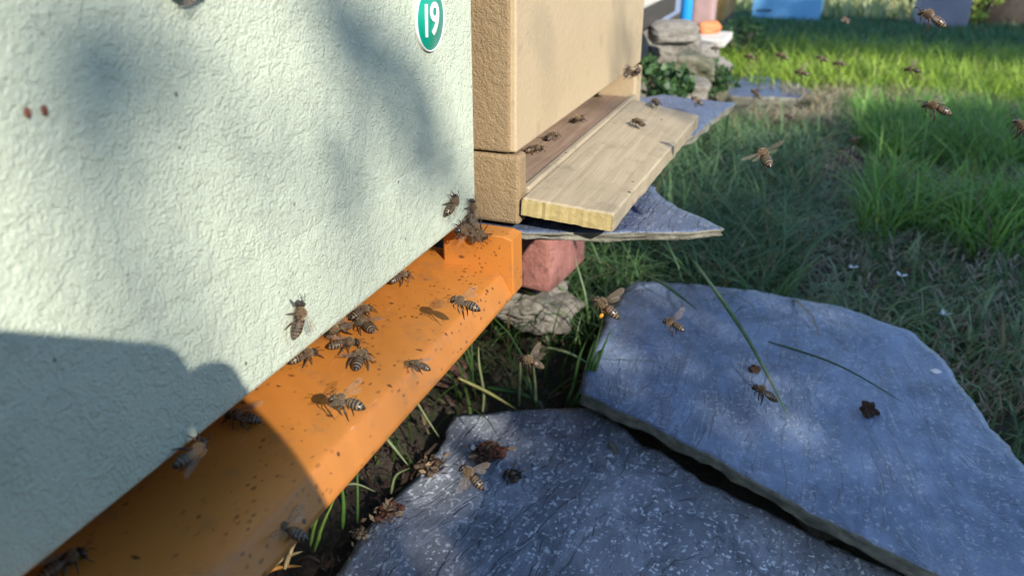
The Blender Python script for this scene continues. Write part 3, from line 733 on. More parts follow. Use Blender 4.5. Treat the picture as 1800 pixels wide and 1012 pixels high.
# unseen tree to the right, crown shaped to shade grass beyond the sunlit strip
tc = eu * 3.4 + ev * .72 + SUN * 5.2
cr = []
for a in np.linspace(0, 1, 6):
    for b in np.linspace(0, 1, 5):
        uu = 2.1 + 1.4 * a + 1.2 * b + random.uniform(-.06, .06); vv = .80 + .50 * a - .50 * b + random.uniform(-.05, .05)
        q = eu * uu + ev * vv + SUN * (5.2 + random.uniform(-.25, .25)); r_ = random.uniform(.2, .27); cr.append((q.x, q.y, q.z, r_, r_, r_ * .8))
tree('tree', (tc.x, tc.y, gz(tc.x, tc.y)), tc.z - .1, .11, cr, 'leafy tree added out of view to the right, crown shaped to shade the far grass', G1, G2, 9000, .09, 31)

# ---------------- grass (uncountable)
def inside(poly, x, y):
    c = False; n = len(poly); j = n - 1
    for i in range(n):
        if (poly[i][1] > y) != (poly[j][1] > y) and x < (poly[j][0] - poly[i][0]) * (y - poly[i][1]) / (poly[j][1] - poly[i][1]) + poly[i][0]: c = not c
        j = i
    return c
def scatter(n, x0, x1, y0, y1, avoid=(), patch=0.0, pf=6, view=True):
    out = []; tries = 0
    while len(out) < n and tries < n * 12:
        tries += 1; x = random.uniform(x0, x1); y = random.uniform(y0, y1)
        if any(inside(q, x, y) for q in avoid): continue
        if patch and noise.noise(Vector((x * pf, y * pf, 3))) + .5 * noise.noise(Vector((x * pf * 3, y * pf * 3, 8))) < patch: continue
        if view:
            q = proj((x, y, gz(x, y) + .02))
            if not (-150 < q.x < 2000 and -120 < q.y < 1200): continue
        out.append((x, y, gz(x, y) - .004))
    return np.array(out)
AV = [o1, o2, o4, [tuple(Vector(p) * 1.0 + (Vector(p) - Vector((.02, 2.35))) * .25 - Vector((0, .12))) for p in o5]]
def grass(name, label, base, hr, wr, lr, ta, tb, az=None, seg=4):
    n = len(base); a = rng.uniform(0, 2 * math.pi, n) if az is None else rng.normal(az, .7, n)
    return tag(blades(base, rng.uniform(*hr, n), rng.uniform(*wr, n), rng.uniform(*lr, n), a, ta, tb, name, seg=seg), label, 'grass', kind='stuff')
DG1, DG2 = (.030, .075, .022), (.075, .14, .04)
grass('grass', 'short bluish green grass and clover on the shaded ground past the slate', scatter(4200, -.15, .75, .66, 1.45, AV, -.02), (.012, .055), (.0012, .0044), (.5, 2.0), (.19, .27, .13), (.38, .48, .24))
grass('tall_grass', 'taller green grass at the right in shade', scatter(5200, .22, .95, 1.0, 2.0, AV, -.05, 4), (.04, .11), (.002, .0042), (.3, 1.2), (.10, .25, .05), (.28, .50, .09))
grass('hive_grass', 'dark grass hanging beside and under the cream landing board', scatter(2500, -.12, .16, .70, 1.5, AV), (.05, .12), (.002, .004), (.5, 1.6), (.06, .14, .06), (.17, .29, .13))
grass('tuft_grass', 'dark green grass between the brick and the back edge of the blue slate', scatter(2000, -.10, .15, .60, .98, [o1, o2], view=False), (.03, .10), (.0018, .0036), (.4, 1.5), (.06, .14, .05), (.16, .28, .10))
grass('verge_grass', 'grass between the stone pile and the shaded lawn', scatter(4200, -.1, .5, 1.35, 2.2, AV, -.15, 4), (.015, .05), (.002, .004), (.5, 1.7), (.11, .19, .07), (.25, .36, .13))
grass('sun_tinted_grass', 'strip of grass across the back, tint brightened for sunlight', scatter(9500, -.35, 1.1, 2.15, 3.3), (.04, .11), (.003, .006), (.3, 1.2), (.19, .31, .03), (.36, .50, .06))  # brighter tints carry part of the sunlight on this strip
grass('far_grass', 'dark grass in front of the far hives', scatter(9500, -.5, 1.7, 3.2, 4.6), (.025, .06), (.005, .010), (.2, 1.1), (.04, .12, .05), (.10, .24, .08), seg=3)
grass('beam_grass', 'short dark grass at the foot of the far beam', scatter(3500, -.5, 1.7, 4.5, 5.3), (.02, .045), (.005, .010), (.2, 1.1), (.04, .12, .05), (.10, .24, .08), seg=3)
grass('distant_grass', 'meadow behind the far hives, tint brightened for sunlight', scatter(8000, -1.2, 3.2, 5.4, 11), (.05, .14), (.012, .022), (.2, 1.1), (.26, .34, .08), (.60, .62, .34), seg=3)  # raised tints add to the sun on the far meadow
grass('gap_grass', 'grass sprouting in the dark gap between tray and slate', scatter(110, -.12, .03, .36, .62, AV, view=False), (.03, .10), (.0012, .0026), (.2, 1.2), (.04, .10, .02), (.12, .20, .05))
grass('edge_grass', 'grass fringe along the right edge of the blue slate', scatter(1500, .20, .60, .50, .95, AV), (.015, .05), (.0014, .003), (.5, 1.8), (.08, .16, .05), (.18, .28, .10))
def litter(name, label, base, s, ta, tb, up=.004):
    n = len(base); az = rng.uniform(0, 6.28, n); base = base + np.array([0, 0, 1]) * rng.uniform(0.002, .006 + up, (n, 1))
    return tag(blades(base, rng.uniform(*s, n), rng.uniform(.001, .004, n), rng.uniform(1.35, 1.7, n), az, ta, tb, name, mat=M_grass, droop=1.0, seg=2), label, 'litter', kind='stuff')
litter('dry_litter', 'dry straw and brown bits lying on the shaded ground', scatter(5200, -.1, .7, .62, 1.6, AV), (.008, .032), (.22, .16, .11), (.60, .50, .36))
litter('straw_patch', 'pale dry straw patch at the right edge of the slate', scatter(420, .28, .46, .60, .80, AV), (.01, .03), (.25, .18, .10), (.45, .36, .22))
litter('path_straw', 'pale trodden straw strip before the sunlit grass', scatter(4200, .02, .55, 1.70, 2.25, AV, -.2), (.02, .05), (.36, .29, .17), (.58, .50, .34), .02)
litter('gap_litter', 'brown debris in the dark gap under the tray', scatter(700, -.16, .02, .28, .62, AV, view=False), (.006, .02), (.05, .03, .025), (.14, .09, .07), .008)
# ---------------- single grass blades
M_blade = {}
def bladecol(c):
    if c not in M_blade: M_blade[c] = simple('blade_%d' % len(M_blade), c, .45, .25, 150)
    return M_blade[c]
def blade(pts, w, col, label, name='grass_blade'):
    m = MB(); P = [Vector(p) for p in pts]; n = 18; Q = []
    def bez(t):
        k = t * (len(P) - 1); i = min(int(k), len(P) - 2); f_ = k - i
        p0 = P[max(i - 1, 0)]; p1 = P[i]; p2 = P[i + 1]; p3 = P[min(i + 2, len(P) - 1)]
        return .5 * ((2 * p1) + (p2 - p0) * f_ + (2 * p0 - 5 * p1 + 4 * p2 - p3) * f_ ** 2 + (3 * p1 - p0 - 3 * p2 + p3) * f_ ** 3)
    Q = [bez(i / n) for i in range(n + 1)]; rs = []
    for i, q in enumerate(Q):
        t = (Q[min(i + 1, n)] - Q[max(i - 1, 0)]).normalized(); s = t.cross(CAM * 0 + Vector((.3, -.8, .6))).normalized(); nn = s.cross(t)
        ww = w * .5 * min(1, .45 + 3 * i / n) * (1 - (i / n) ** 3) + .00008
        rs.append([q - s * ww, q - nn * ww * .35, q + s * ww, q + nn * ww * .12])
    m.rings(rs, 0)
    return tag(m.build(name, bladecol(col)), label, 'grass blade', 'single grass blades')
g_, gd, gy, gp = (.10, .18, .05), (.035, .09, .03), (.30, .28, .08), (.22, .26, .12)
blade([at(1205, 440, 2, ZR - .02), at(1250, 500, 2, ZR + .03), at(1320, 605, 2, ZR + .02), at(1390, 740, 2, ZR + .003)], .0038, g_, 'long grass blade arching down across the big blue slate')
blade([at(1120, 480, 2, ZR - .02), at(1160, 495, 2, ZR + .012), at(1228, 546, 2, ZR + .003)], .0032, gd, 'short dark blade hanging over the back edge of the blue slate')
blade([at(1350, 600, 2, ZR + .003), at(1470, 640, 2, ZR + .004), at(1590, 708, 2, ZR + .003)], .0016, gd, 'thin dark blade lying flat on the blue slate')
gp_ = lambda x, y, Y: at(x, y, 1, Y)
blade([gp_(848, 725, .47), gp_(850, 690, .47), gp_(842, 640, .468), gp_(841, 608, .465)], .0024, gp, 'pale seed stem standing in the gap beside the tray')
blade([gp_(805, 664, .46), gp_(850, 685, .465), gp_(880, 702, .47), gp_(912, 722, .475)], .0026, gy, 'yellowish blade slanting down to the front slate')
blade([gp_(855, 680, .49), gp_(910, 690, .49), gp_(955, 708, .49)], .0042, gd, 'dark broad blade lying in the gap behind the front slate')
blade([gp_(912, 720, .485), gp_(914, 660, .485), gp_(915, 625, .485)], .0022, gp, 'straight grey stem below the hovering bee')
blade([gp_(941, 720, .487), gp_(941, 680, .487), gp_(935, 620, .487)], .0024, gp, 'pink jointed stem behind the hovering bee')
blade([gp_(960, 610, .52), gp_(1000, 620, .52), gp_(1045, 645, .52)], .0022, gp, 'pale blade bending right above the gap')
for i, (x0, x1, y1) in enumerate(((1000, 1060, 560), (1005, 1048, 590), (1010, 1075, 575), (992, 1030, 600), (1015, 1062, 610))):
    blade([gp_(x0, 715, .50), gp_((x0 * .6 + x1 * .4), 680, .505), gp_((x0 + 2 * x1) / 3, 630, .51), gp_(x1, y1, .515)], .0030, (.08, .17, .035), ['tallest', 'second', 'rightmost', 'leftmost', 'shortest'][i] + ' upright blade of the green tuft at the left corner of the blue slate')
blade([gp_(672, 762, .36), gp_(695, 790, .362), gp_(718, 818, .365)], .0020, gp, 'pale stem running from the tray edge to the front slate')
blade([gp_(729, 700, .40), gp_(750, 735, .405), gp_(772, 768, .41)], .0016, gp, 'thin stem hanging over the dark gap above the front slate')
blade([gp_(628, 920, .33), gp_(628, 860, .33), gp_(627, 800, .33)], .0020, g_, 'upright stem rising behind the tray front')
blade([gp_(602, 930, .32), gp_(603, 880, .32), gp_(598, 840, .318)], .0028, (.10, .22, .04), 'bright green blade touching the tray edge')
blade([gp_(687, 868, .35), gp_(695, 836, .35), gp_(720, 822, .352)], .0018, gp, 'curled stem against the left edge of the front slate')
blade([gp_(590, 855, .32), gp_(625, 850, .325), gp_(660, 864, .33)], .0014, gp, 'thin bent blade crossing in front of the upright stem')
for i, (x0, y0, x1, y1) in enumerate(((545, 960, 570, 880), (552, 970, 592, 868), (548, 930, 560, 895), (560, 950, 575, 905))):
    blade([gp_(x0, y0, .275), gp_((x0 + x1) / 2 - 4, (y0 + y1) / 2, .275), gp_(x1, y1, .278)], .0020, (.16, .28, .05), ['first', 'tallest', 'shortest', 'last'][i] + ' blade of the sunlit green tuft below the tray corner')
ST_ = (.52, .38, .18)
for i, (x0, y0, x1, y1) in enumerate(((455, 1008, 530, 994), (470, 1000, 532, 968), (480, 985, 520, 952), (500, 1000, 525, 940), (465, 990, 500, 960), (510, 975, 517, 935))):
    a1, b1 = gp_(x0, y0, .262), gp_(x1, y1, .272)
    blade([a1, a1.lerp(b1, .5) + Vector((0, 0, .002)), b1], .0028, ST_ if i else (.60, .27, .06), ['orange', 'long pale', 'short upper', 'steep', 'small left', 'upright'][i] + ' dry straw piece by the bottom of the tray', 'straw')

# petals, pebble and clumps
def petal(px, py, label):
    p = gat(px, py); m = MB()
    for k in range(4):
        a = k * 1.6 + random.random(); d = Vector((math.cos(a), math.sin(a), random.uniform(.1, .7))).normalized(); s = d.cross(ZZ).normalized() * .004
        b = p + Vector((0, 0, .012)); m.poly([b, b + d * .003 + s * .5, b + d * .006 + s * .25, b + d * .006 - s * .25, b + d * .003 - s * .5])
    tag(m.build('petal', M_white), label, 'petal', 'white petals on the ground')
petal(1495, 489, 'leftmost white petal on the ground behind the blue slate'); petal(1580, 503, 'middle pale petal on the ground behind the blue slate'); petal(1655, 574, 'rightmost white petal beside the edge of the blue slate')
p = at(1645, 653, 2, ZR); rock('chip', p + Vector((0, 0, .0005)), (.007, .006, .002), M_white, 'white chip on the right part of the blue slate', 'chip', .7, 0.6, sub=4, box=2.2)
p = at(1527, 727, 2, ZR); M_brown = simple('brown_lump', (.055, .028, .016), .9, .4, 400, .001)
rock('soil_lump', p + Vector((0, 0, .004)), (.012, .010, .010), M_brown, 'round brown lump on the blue slate', 'lump', .9, sub=4, box=2.1)
p = at(1325, 652, 2, ZR); rock('soil_lump', p + Vector((0, 0, .002)), (.009, .006, .006), M_brown, 'small dark lump beside the long blade on the blue slate', 'lump', .8, sub=4, box=2.1)
p = at(1078, 790, 2, ZF); rock('twig_stub', p + Vector((0, 0, .002)), (.004, .012, .004), M_slate_edge, 'short grey stub on the front slate near the gap', 'stub', .1, R_(35))
M_fuzz = simple('brown_fuzz', (.10, .065, .04), .9, .5, 500); M_redfuzz = simple('reddish_fuzz', (.17, .06, .035), .8, .4, 500); M_tanf = simple('tan_flake', (.36, .25, .15), .7, .4, 300)
def clump(px, py, r, label, mats, n=60, flakes=14, zz=ZF):
    c = at(px, py, 2, zz); root = empty('debris_clump', c); tag(root, label, 'debris', 'debris clumps on the front slate')
    m = MB()
    for i in range(n):
        d = Vector((random.gauss(0, 1), random.gauss(0, 1), abs(random.gauss(0, .7)))).normalized()
        q = d * r * random.random() ** .6; q.z *= .6
        e = q + Vector((random.gauss(0, 1), random.gauss(0, 1), random.gauss(0, .6))).normalized() * r * random.uniform(.15, .5); e.z = max(e.z, .0003)
        m.tube([q, q.lerp(e, .5) + Vector((0, 0, r * .06)), e], [r * .045, r * .05, r * .02], 5, random.randrange(2))
    for i in range(9):
        d = Vector((random.gauss(0, .4), random.gauss(0, .4), 0)) * r; m.ell((d.x, d.y, r * .16), r * .25, r * .22, r * .18, 0, 8, 5)
    m.build('fibres', mats, root)
    m = MB()
    for i in range(flakes):
        d = Vector((random.gauss(0, .6), random.gauss(0, .6), 0)) * r; d.z = random.uniform(.1, .5) * r
        a = Vector((random.gauss(0, 1), random.gauss(0, 1), random.gauss(0, .6))).normalized() * r * .3; b = a.orthogonal().normalized() * r * .13
        m.poly([d - a, d - b, d + a, d + b])
    m.build('flakes', M_tanf, root)
clump(856, 800, .0125, 'largest reddish brown fuzzy clump on the front slate', [M_redfuzz, M_fuzz], 150, 8)
clump(902, 838, .0075, 'small dark fuzzy clump right of the large reddish one', [M_fuzz, M_brown], 90, 5)
clump(757, 822, .010, 'dark fuzzy clump at the upper left edge of the front slate', [M_fuzz, M_brown], 110, 8)
clump(682, 902, .010, 'clump of dry brown scraps on the left edge of the front slate', [M_redfuzz, M_tanf], 60, 26)
clump(632, 940, .006, 'lowest small clump of dry scraps at the left corner of the front slate', [M_tanf, M_fuzz], 40, 12)
p = at(833, 793, 2, ZF); rock('chip', p + Vector((0, 0, .003)), (.004, .004, .003), M_white, 'tiny white chip beside the large reddish clump', 'chip', .2)
# brown flaky scraps on the soil in the gap
for i in range(16):
    px, py = random.uniform(735, 815), random.uniform(640, 705); p = gat(px, py)
    rock('bark_scrap', p + Vector((0, 0, .006 + .004 * random.random())), (random.uniform(.012, .022), random.uniform(.008, .016), random.uniform(.004, .008)), bladecol((.13, .07, .055)), 'brown bark scrap in the loose pile in the gap beside the tray', 'bark scrap', .25, random.random() * 3, 'bark scraps in the gap', sub=2)

# ================================================================== BEES
def bee_mats():
    m0 = simple('bee_dark', (.022, .014, .010), .28, .4, 900, spec=.6)
    m1 = simple('bee_band', (.20, .15, .09), .7, .3, 1500)
    m2 = simple('bee_thorax', (.10, .062, .032), .85, .5, 1300, .0002)
    m3 = simple('bee_leg', (.035, .018, .010), .4, .3, 900)
    m4 = simple('bee_hair', (.36, .26, .14), .8, .3, 900)
    m5 = simple('bee_amber', (.075, .036, .016), .4, .3, 900)
    w, n, l, b = newmat('bee_wing'); b.inputs['Base Color'].default_value = (.42, .34, .26, 1); b.inputs['Roughness'].default_value = .22
    b.inputs['Alpha'].default_value = .12
    v = simple('wing_vein', (.07, .04, .025), .5, .2, 500)
    p = simple('pollen', (.80, .33, .03), .8, .15, 1500, .0003)
    return m0, m1, m2, m3, m4, m5, w, v, p
B0, B1, B2, B3, B4, B5, BW, BV, BP = bee_mats()
MM = .001
def bee_body(pose):
    m = MB(); seg = 16
    prof = []      # y, rx, rz, zc, mat of the strip that follows
    ab0, ab1 = .2, -7.0
    def ab_r(t): return (1 - (2 * t - .86) ** 2 * .72) if t < .93 else .30 * (1 - t) / .07 + .02
    L = 30
    for i in range(L + 1):
        t = 1 - i / L                     # tail -> waist
        y = ab0 + (ab1 - ab0) * t
        rr = max(.05, min(1, 1.0 - abs((t - .42) / .60) ** 2.3)) * 2.0
        seg_f = (t * 6.0) % 1.0
        rr *= 1 + .035 * seg_f
        zc = 2.5 - .9 * t ** 1.6
        prof.append((y, rr, rr * .92, zc, 1 if (seg_f < .2 and .12 < t < .9) else (5 if (t < .3) else 0)))
    prof += [(.45, .55, .55, 2.55, 0), (.75, 1.0, 1.0, 2.65, 2), (1.2, 1.65, 1.65, 2.75, 2), (1.9, 2.0, 2.0, 2.85, 2), (2.7, 2.05, 2.05, 2.85, 2), (3.5, 1.8, 1.8, 2.7, 2), (4.1, 1.3, 1.3, 2.5, 2), (4.45, .7, .7, 2.4, 2),
             (4.6, .75, .8, 2.35, 0), (4.8, 1.4, 1.35, 2.25, 0), (5.2, 1.8, 1.65, 2.1, 0), (5.7, 1.8, 1.7, 1.95, 0), (6.1, 1.45, 1.5, 1.75, 0), (6.4, .9, 1.1, 1.5, 0), (6.6, .3, .5, 1.3, 0)]
    rs = []
    for y, rx, rz, zc, mt in prof:
        rs.append([(math.cos(2 * math.pi * k / seg) * rx * MM, y * MM, (zc + math.sin(2 * math.pi * k / seg) * rz) * MM) for k in range(seg)])
    m.rings(rs, [p[4] for p in prof[:-1]])
    for s in (-1, 1):
        m.ell((s * 1.45 * MM, 5.45 * MM, 2.25 * MM), .62 * MM, .75 * MM, 1.1 * MM, 0, 8, 6)
        m.tube([Vector(p) * MM for p in ((s * .4, 6.3, 2.1), (s * .9, 7.0, 3.0), (s * 1.3, 8.3, 2.6), (s * 1.5, 9.2, 2.0))], [.13 * MM, .11 * MM, .14 * MM, .1 * MM], 5, 3)
        m.tube([Vector(p) * MM for p in ((s * .3, 6.4, 1.1), (s * .15, 6.7, .7))], [.3 * MM, .12 * MM], 5, 3)
        legs = []
        if pose in ('walk', 'walk2'):
            q = .6 if pose == 'walk2' else 0
            legs = [((.9, 3.6, 1.6), (2.4, 4.7 + q * s, 2.4), (3.3, 5.9 + q * s, 1.1), (3.7, 6.8 + q * s, .05), .23),
                    ((1.1, 2.4, 1.4), (2.9, 2.3 - q * s, 2.5), (4.1, 1.9 - q * s, 1.0), (4.7, 1.5 - q * s, .05), .25),
                    ((1.0, 1.4, 1.4), (2.5, -.1 + q * s, 2.9), (3.7, -2.0 + q * s, 1.4), (4.2, -3.9 + q * s, .05), .33)]
        else:
            legs = [((.8, 3.6, 1.3), (1.6, 4.4, .9), (1.5, 4.1, -.3), (1.3, 3.3, -1.0), .22),
                    ((1.0, 2.4, 1.1), (2.0, 2.2, .3), (2.1, 1.3, -1.2), (1.9, .6, -2.2), .24),
                    ((.9, 1.4, 1.1), (1.7, .3, .4), (1.9, -.7, -1.6), (1.7, -1.4, -4.0), .34)]
        for a, b, c, d, r in legs:
            P = [Vector((s * p[0], p[1], p[2])) * MM for p in (a, b, c, d)]
            m.tube([P[0], P[0].lerp(P[1], .5), P[1], P[1].lerp(P[2], .5), P[2], P[2].lerp(P[3], .5), P[3]], [x * r * MM for x in (.8, 1.15, .8, 1.3, 1.0, .7, .4)], 6, 3)
        if pose == 'pollen':
            m.ell((s * 1.9 * MM, -.45 * MM, -1.1 * MM), .85 * MM, .8 * MM, 1.25 * MM, 6, 10, 7)
    return m.mesh('body', [B0, B1, B2, B3, B4, B5, BP])
def hair_mesh():
    m = MB(); rnd = random.Random(5)
    def tuft(c, rx, ry, rz, n, ln):
        for _ in range(n):
            d = Vector((rnd.gauss(0, 1), rnd.gauss(0, 1), rnd.gauss(.25, 1))).normalized(); p = Vector(c) + Vector((d.x * rx, d.y * ry, d.z * rz))
            t = (d + Vector((rnd.gauss(0, .3), rnd.gauss(-.25, .3), rnd.gauss(0, .3)))).normalized(); s = t.orthogonal().normalized() * .055
            e = p + t * ln * rnd.uniform(.6, 1.3)
            m.poly([(p - s) * MM, (p + s) * MM, e * MM])
    tuft((0, 2.5, 2.8), 1.95, 1.8, 1.95, 420, .75); tuft((0, 5.3, 2.2), 1.4, .8, 1.4, 90, .45)
    for t in (.17, .33, .5, .67, .83):
        y = .2 - 7.2 * t; rr = (1 - abs((t - .42) / .60) ** 2.3) * 2.0; zc = 2.5 - .9 * t ** 1.6
        for _ in range(30):
            a = rnd.uniform(0, 6.28); p = Vector((math.cos(a) * rr, y + rnd.uniform(-.15, .15), zc + math.sin(a) * rr * .92)); e = p + Vector((math.cos(a) * .15, -.55, math.sin(a) * .15)); s = Vector((-math.sin(a), 0, math.cos(a))) * .06
            m.poly([(p - s) * MM, (p + s) * MM, e * MM])
    return m.mesh('hair', B4, False)
FORE = [(0, 0), (1.4, .38), (3.5, .75), (6, 1.0), (8.0, .85), (9.0, .3), (9.2, -.35), (8.6, -1.25), (7.2, -1.9), (5.2, -2.0), (3.0, -1.45), (1.2, -.55)]
HIND = [(0, 0), (1.5, .3), (3.5, .45), (5.4, .3), (6.2, -.2), (6.0, -1.0), (4.9, -1.7), (3.2, -1.75), (1.4, -.8)]
def wing_mesh(outline, veins):
    m = MB(); th = .018
    cx = (4.2, -.35); top = [Vector((x, y, th)) for x, y in outline]; bot = [Vector((x, y, -th)) for x, y in outline]; n = len(outline)
    def camber(v): return Vector((v.x, v.y, v.z + .10 * math.sin(v.x * .5) - .05 * v.y * v.y))
    c1, c2 = camber(Vector((*cx, th))), camber(Vector((*cx, -th)))
    for i in range(n):
        j = (i + 1) % n
        m.poly([camber(top[i]) * MM, camber(top[j]) * MM, c1 * MM]); m.poly([camber(bot[j]) * MM, camber(bot[i]) * MM, c2 * MM])
    for vn in veins: m.tube([camber(Vector((x, y, 0))) * MM for x, y in vn], .055 * MM, 4, 1)
    return m.mesh('wing', [BW, BV])
FW_ = wing_mesh(FORE, [[(0, 0), (3.5, .7), (6, .95), (8, .8)], [(0, -.05), (3, -.2), (5.2, -.3), (8.3, -.9)], [(1, -.4), (3.5, -1.2), (6.8, -1.7)], [(5.2, -.3), (4.6, -1.3)], [(5.8, .9), (6.6, -.5), (7, -1.6)]])
HW_ = wing_mesh(HIND, [[(0, 0), (3.5, .4), (5.6, .2)], [(0, -.1), (3, -.6), (5.2, -1.3)]])
HAIR = hair_mesh(); BODY = {k: bee_body(k) for k in ('walk', 'walk2', 'fly', 'pollen')}
def wing_mats(style):
    out = []
    for s in (-1, 1):
        for which in (0, 1):
            base = Vector((s * 1.25, 2.5 - which * .8, 3.95 - which * .35)) * MM
            if style == 'fold': d = Vector((s * (.24 + .12 * which), -1, .10 + .02 * which))
            elif style == 'half': d = Vector((s * (.75 + .1 * which), -1, .25))
            elif style == 'spread': d = Vector((s * 1.0, -.25 - .45 * which, .28))
            elif style == 'up': d = Vector((s * .55, -.45 - .2 * which, 1.0))
            else: d = Vector((s * 1.0, -.35 - .3 * which, -.15))
            d.normalize()
            up = Vector((0, 0, 1)) if style != 'up' else Vector((s * -1.0, -.2, .4))
            lead = (Vector((s * .3, 1, 0)) if style in ('spread', 'down') else Vector((s, .2, .15)) if style != 'up' else Vector((0, 1, .2)))
            yv = (lead - d * lead.dot(d)).normalized(); zv = d.cross(yv)
            out.append((FW_ if which == 0 else HW_, Matrix(((d.x, yv.x, zv.x, base.x), (d.y, yv.y, zv.y, base.y), (d.z, yv.z, zv.z, base.z), (0, 0, 0, 1)))))
    return out
def bee(P, fwd, up, pose, wings, label, group='honey bees', scale=1.0, lift=0.0, center=False):
    root = empty('honey_bee'); tag(root, label, 'bee', group)
    f = fwd.normalized(); u = (up - f * up.dot(f)).normalized(); r = f.cross(u)
    Mx = Matrix(((r.x, f.x, u.x, 0), (r.y, f.y, u.y, 0), (r.z, f.z, u.z, 0), (0, 0, 0, 1)))
    o = Vector(P) + u * lift
    if center: o = o - u * .0024 * scale
    root.matrix_world = Matrix.Translation(o) @ Mx @ Matrix.Scale(scale, 4)
    b = link('body', BODY[pose], root); link('hair', HAIR, root)
    for me, mt in wing_mats(wings):
        w = link('wing', me, root); w.matrix_local = mt
    return root
def tangent(P, nrm, ang):
    e1 = nrm.orthogonal().normalized(); e2 = nrm.cross(e1); e = 1e-4; q = proj(P); d1 = (proj(P + e1 * e) - q) / e; d2 = (proj(P + e2 * e) - q) / e
    t = Vector((math.cos(ang), -math.sin(ang))); det = d1.x * d2.y - d1.y * d2.x
    a = (t.x * d2.y - t.y * d2.x) / det; b = (d1.x * t.y - d1.y * t.x) / det
    return (e1 * a + e2 * b).normalized()
def on(plane, px, py, ang, pose, wings, label, scale=1.0, lift=0.0, tilt=0.0):
    if plane == 'wall': n_ = Vector((1, 0, 0)); P = at(px, py, 0, 0.0005)
    elif plane == 'tray': n_ = Vector((.09, 0, 1)).normalized(); P = at(px, py, 2, -.0222); P.z = -.0222 - .085 * P.x if P.x < .016 else P.z; P = at(px, py, 2, P.z + .0004)
    elif plane == 'board': n_ = nrm; r = ray(px, py); P = CAM + r * ((A - CAM).dot(nrm) / r.dot(nrm)); P += nrm * .0004
    elif plane == 'block': n_ = Vector((0, -1, 0)); P = at(px, py, 1, .351)
    elif plane == 'shelf': n_ = Vector((0, 0, 1)); P = at(px, py, 2, .006)
    f = tangent(P, n_, R_(ang)); 
    if tilt: f = (f + n_ * tilt).normalized()
    return bee(P, f, n_, pose, wings, label, 'honey bees on the hives', scale, lift)
def fly(px, py, depth, ang, k, label, wings='spread', pose='fly', upv=(0, 0, 1), scale=1.0):
    P = atd(px, py, depth); a = R_(ang); f = RT * math.cos(a) + UP * math.sin(a) + FW * k
    return bee(P, f, Vector(upv), pose, wings, label, 'honey bees in flight', scale, center=True)
# on the green wall
on('wall', 515, 560, 82, 'walk', 'half', 'bee walking up the green wall, wings half open')
on('wall', 787, 360, 62, 'walk2', 'fold', 'bee on the green wall just above the cluster at the tray end')
on('wall', 322, -24, 20, 'walk', 'fold', 'bee at the very top edge of the green wall, cut by the frame')
# on the tray
on('tray', 634, 556, 30, 'walk2', 'fold', 'bee half under the green wall, uppermost of the tray group')
on('tray', 642, 578, 140, 'walk', 'half', 'bee with striped abdomen pointing right, second of the tray group')
on('tray', 604, 612, 8, 'walk2', 'fold', 'bee facing right, left of the tray group')
on('tray', 632, 640, 68, 'walk', 'half', 'large striped bee in the middle of the tray group', 1.05)
on('tray', 596, 586, 200, 'walk', 'fold', 'bee slipping under the green wall behind the tray group')
on('tray', 533, 634, 22, 'walk2', 'half', 'bee with glinting wings coming out from under the green wall')
on('tray', 702, 494, 25, 'walk', 'fold', 'bee just peeking from under the wall, half way along the tray')
# clusters by the tray end
on('wall', 822, 372, 84, 'walk', 'fold', 'top bee of the cluster at the tray end', 1.0)
on('wall', 806, 402, 200, 'walk2', 'fold', 'left bee of the cluster at the tray end')
on('block', 843, 400, -50, 'walk', 'fold', 'right bee of the cluster, on the end block')
on('tray', 812, 428, 75, 'walk2', 'fold', 'lowest bee of the cluster at the tray end')
on('block', 833, 405, 95, 'walk2', 'half', 'bee squeezed into the middle of the cluster at the tray end', .95)
# in the phone shadow
on('tray', 428, 742, 170, 'walk', 'half', 'dark bee at the corner of the phone shadow on the tray')
on('wall', 325, 795, 40, 'walk2', 'fold', 'shaded bee climbing from the tray onto the green wall')
on('tray', 112, 1000, 30, 'walk', 'fold', 'dark bee at the lower left under the wall edge')
# cream hive
on('board', 1122, 222, 155, 'walk', 'fold', 'bee walking on the cream landing board')
on('board', 1152, 186, 130, 'walk2', 'fold', 'bee at the far end of the cream landing board')
on('shelf', 938, 268, 10, 'walk', 'fold', 'nearest bee in the cream hive entrance')
on('shelf', 970, 245, 30, 'walk2', 'fold', 'second bee in the cream hive entrance')
on('shelf', 1018, 214, 200, 'walk', 'fold', 'farthest bee in the cream hive entrance')
P_ = at(1098, 127, 0, XF + .0003); bee(P_, tangent(P_, Vector((1, 0, 0)), R_(60)), Vector((1, 0, 0)), 'walk', 'fold', 'left one of two bees at the far corner of the cream hive', 'honey bees on the hives')
P_ = at(1117, 124, 0, XF + .0003); bee(P_, tangent(P_, Vector((1, 0, 0)), R_(200)), Vector((1, 0, 0)), 'walk2', 'half', 'right one of two bees at the far corner of the cream hive', 'honey bees on the hives')
# flying near
fly(818, 533, .335, 160, .25, 'bee hovering just above the orange tray near its end')
fly(610, 706, .275, 168, .30, 'bee hovering above the middle of the orange tray')
fly(508, 932, .255, 165, .25, 'dark bee flying low past the front of the tray')
fly(936, 636, .40, 158, -.35, 'bee with raised wings flying over the dark gap', 'up')
fly(1066, 540, .335, 142, .15, 'bee carrying orange pollen left of the blue slate', 'up', 'pollen')
fly(1185, 570, .43, 152, .75, 'small bee flying over the back of the blue slate', 'up')
fly(1346, 690, .39, 148, .15, 'bee flying beside the tip of the long grass blade', 'spread')
fly(830, 838, .33, 138, .3, 'golden bee flying over the clumps on the front slate', 'down', upv=(.2, -.3, 1))
fly(1345, 276, .37, 98, 1.0, 'bee seen from behind with wings spread against the dark grass', 'spread', upv=(0, -.9, .45))
fly(1640, 32, .36, 145, .15, 'bee in front of the grey lilac hive at top right', 'down')
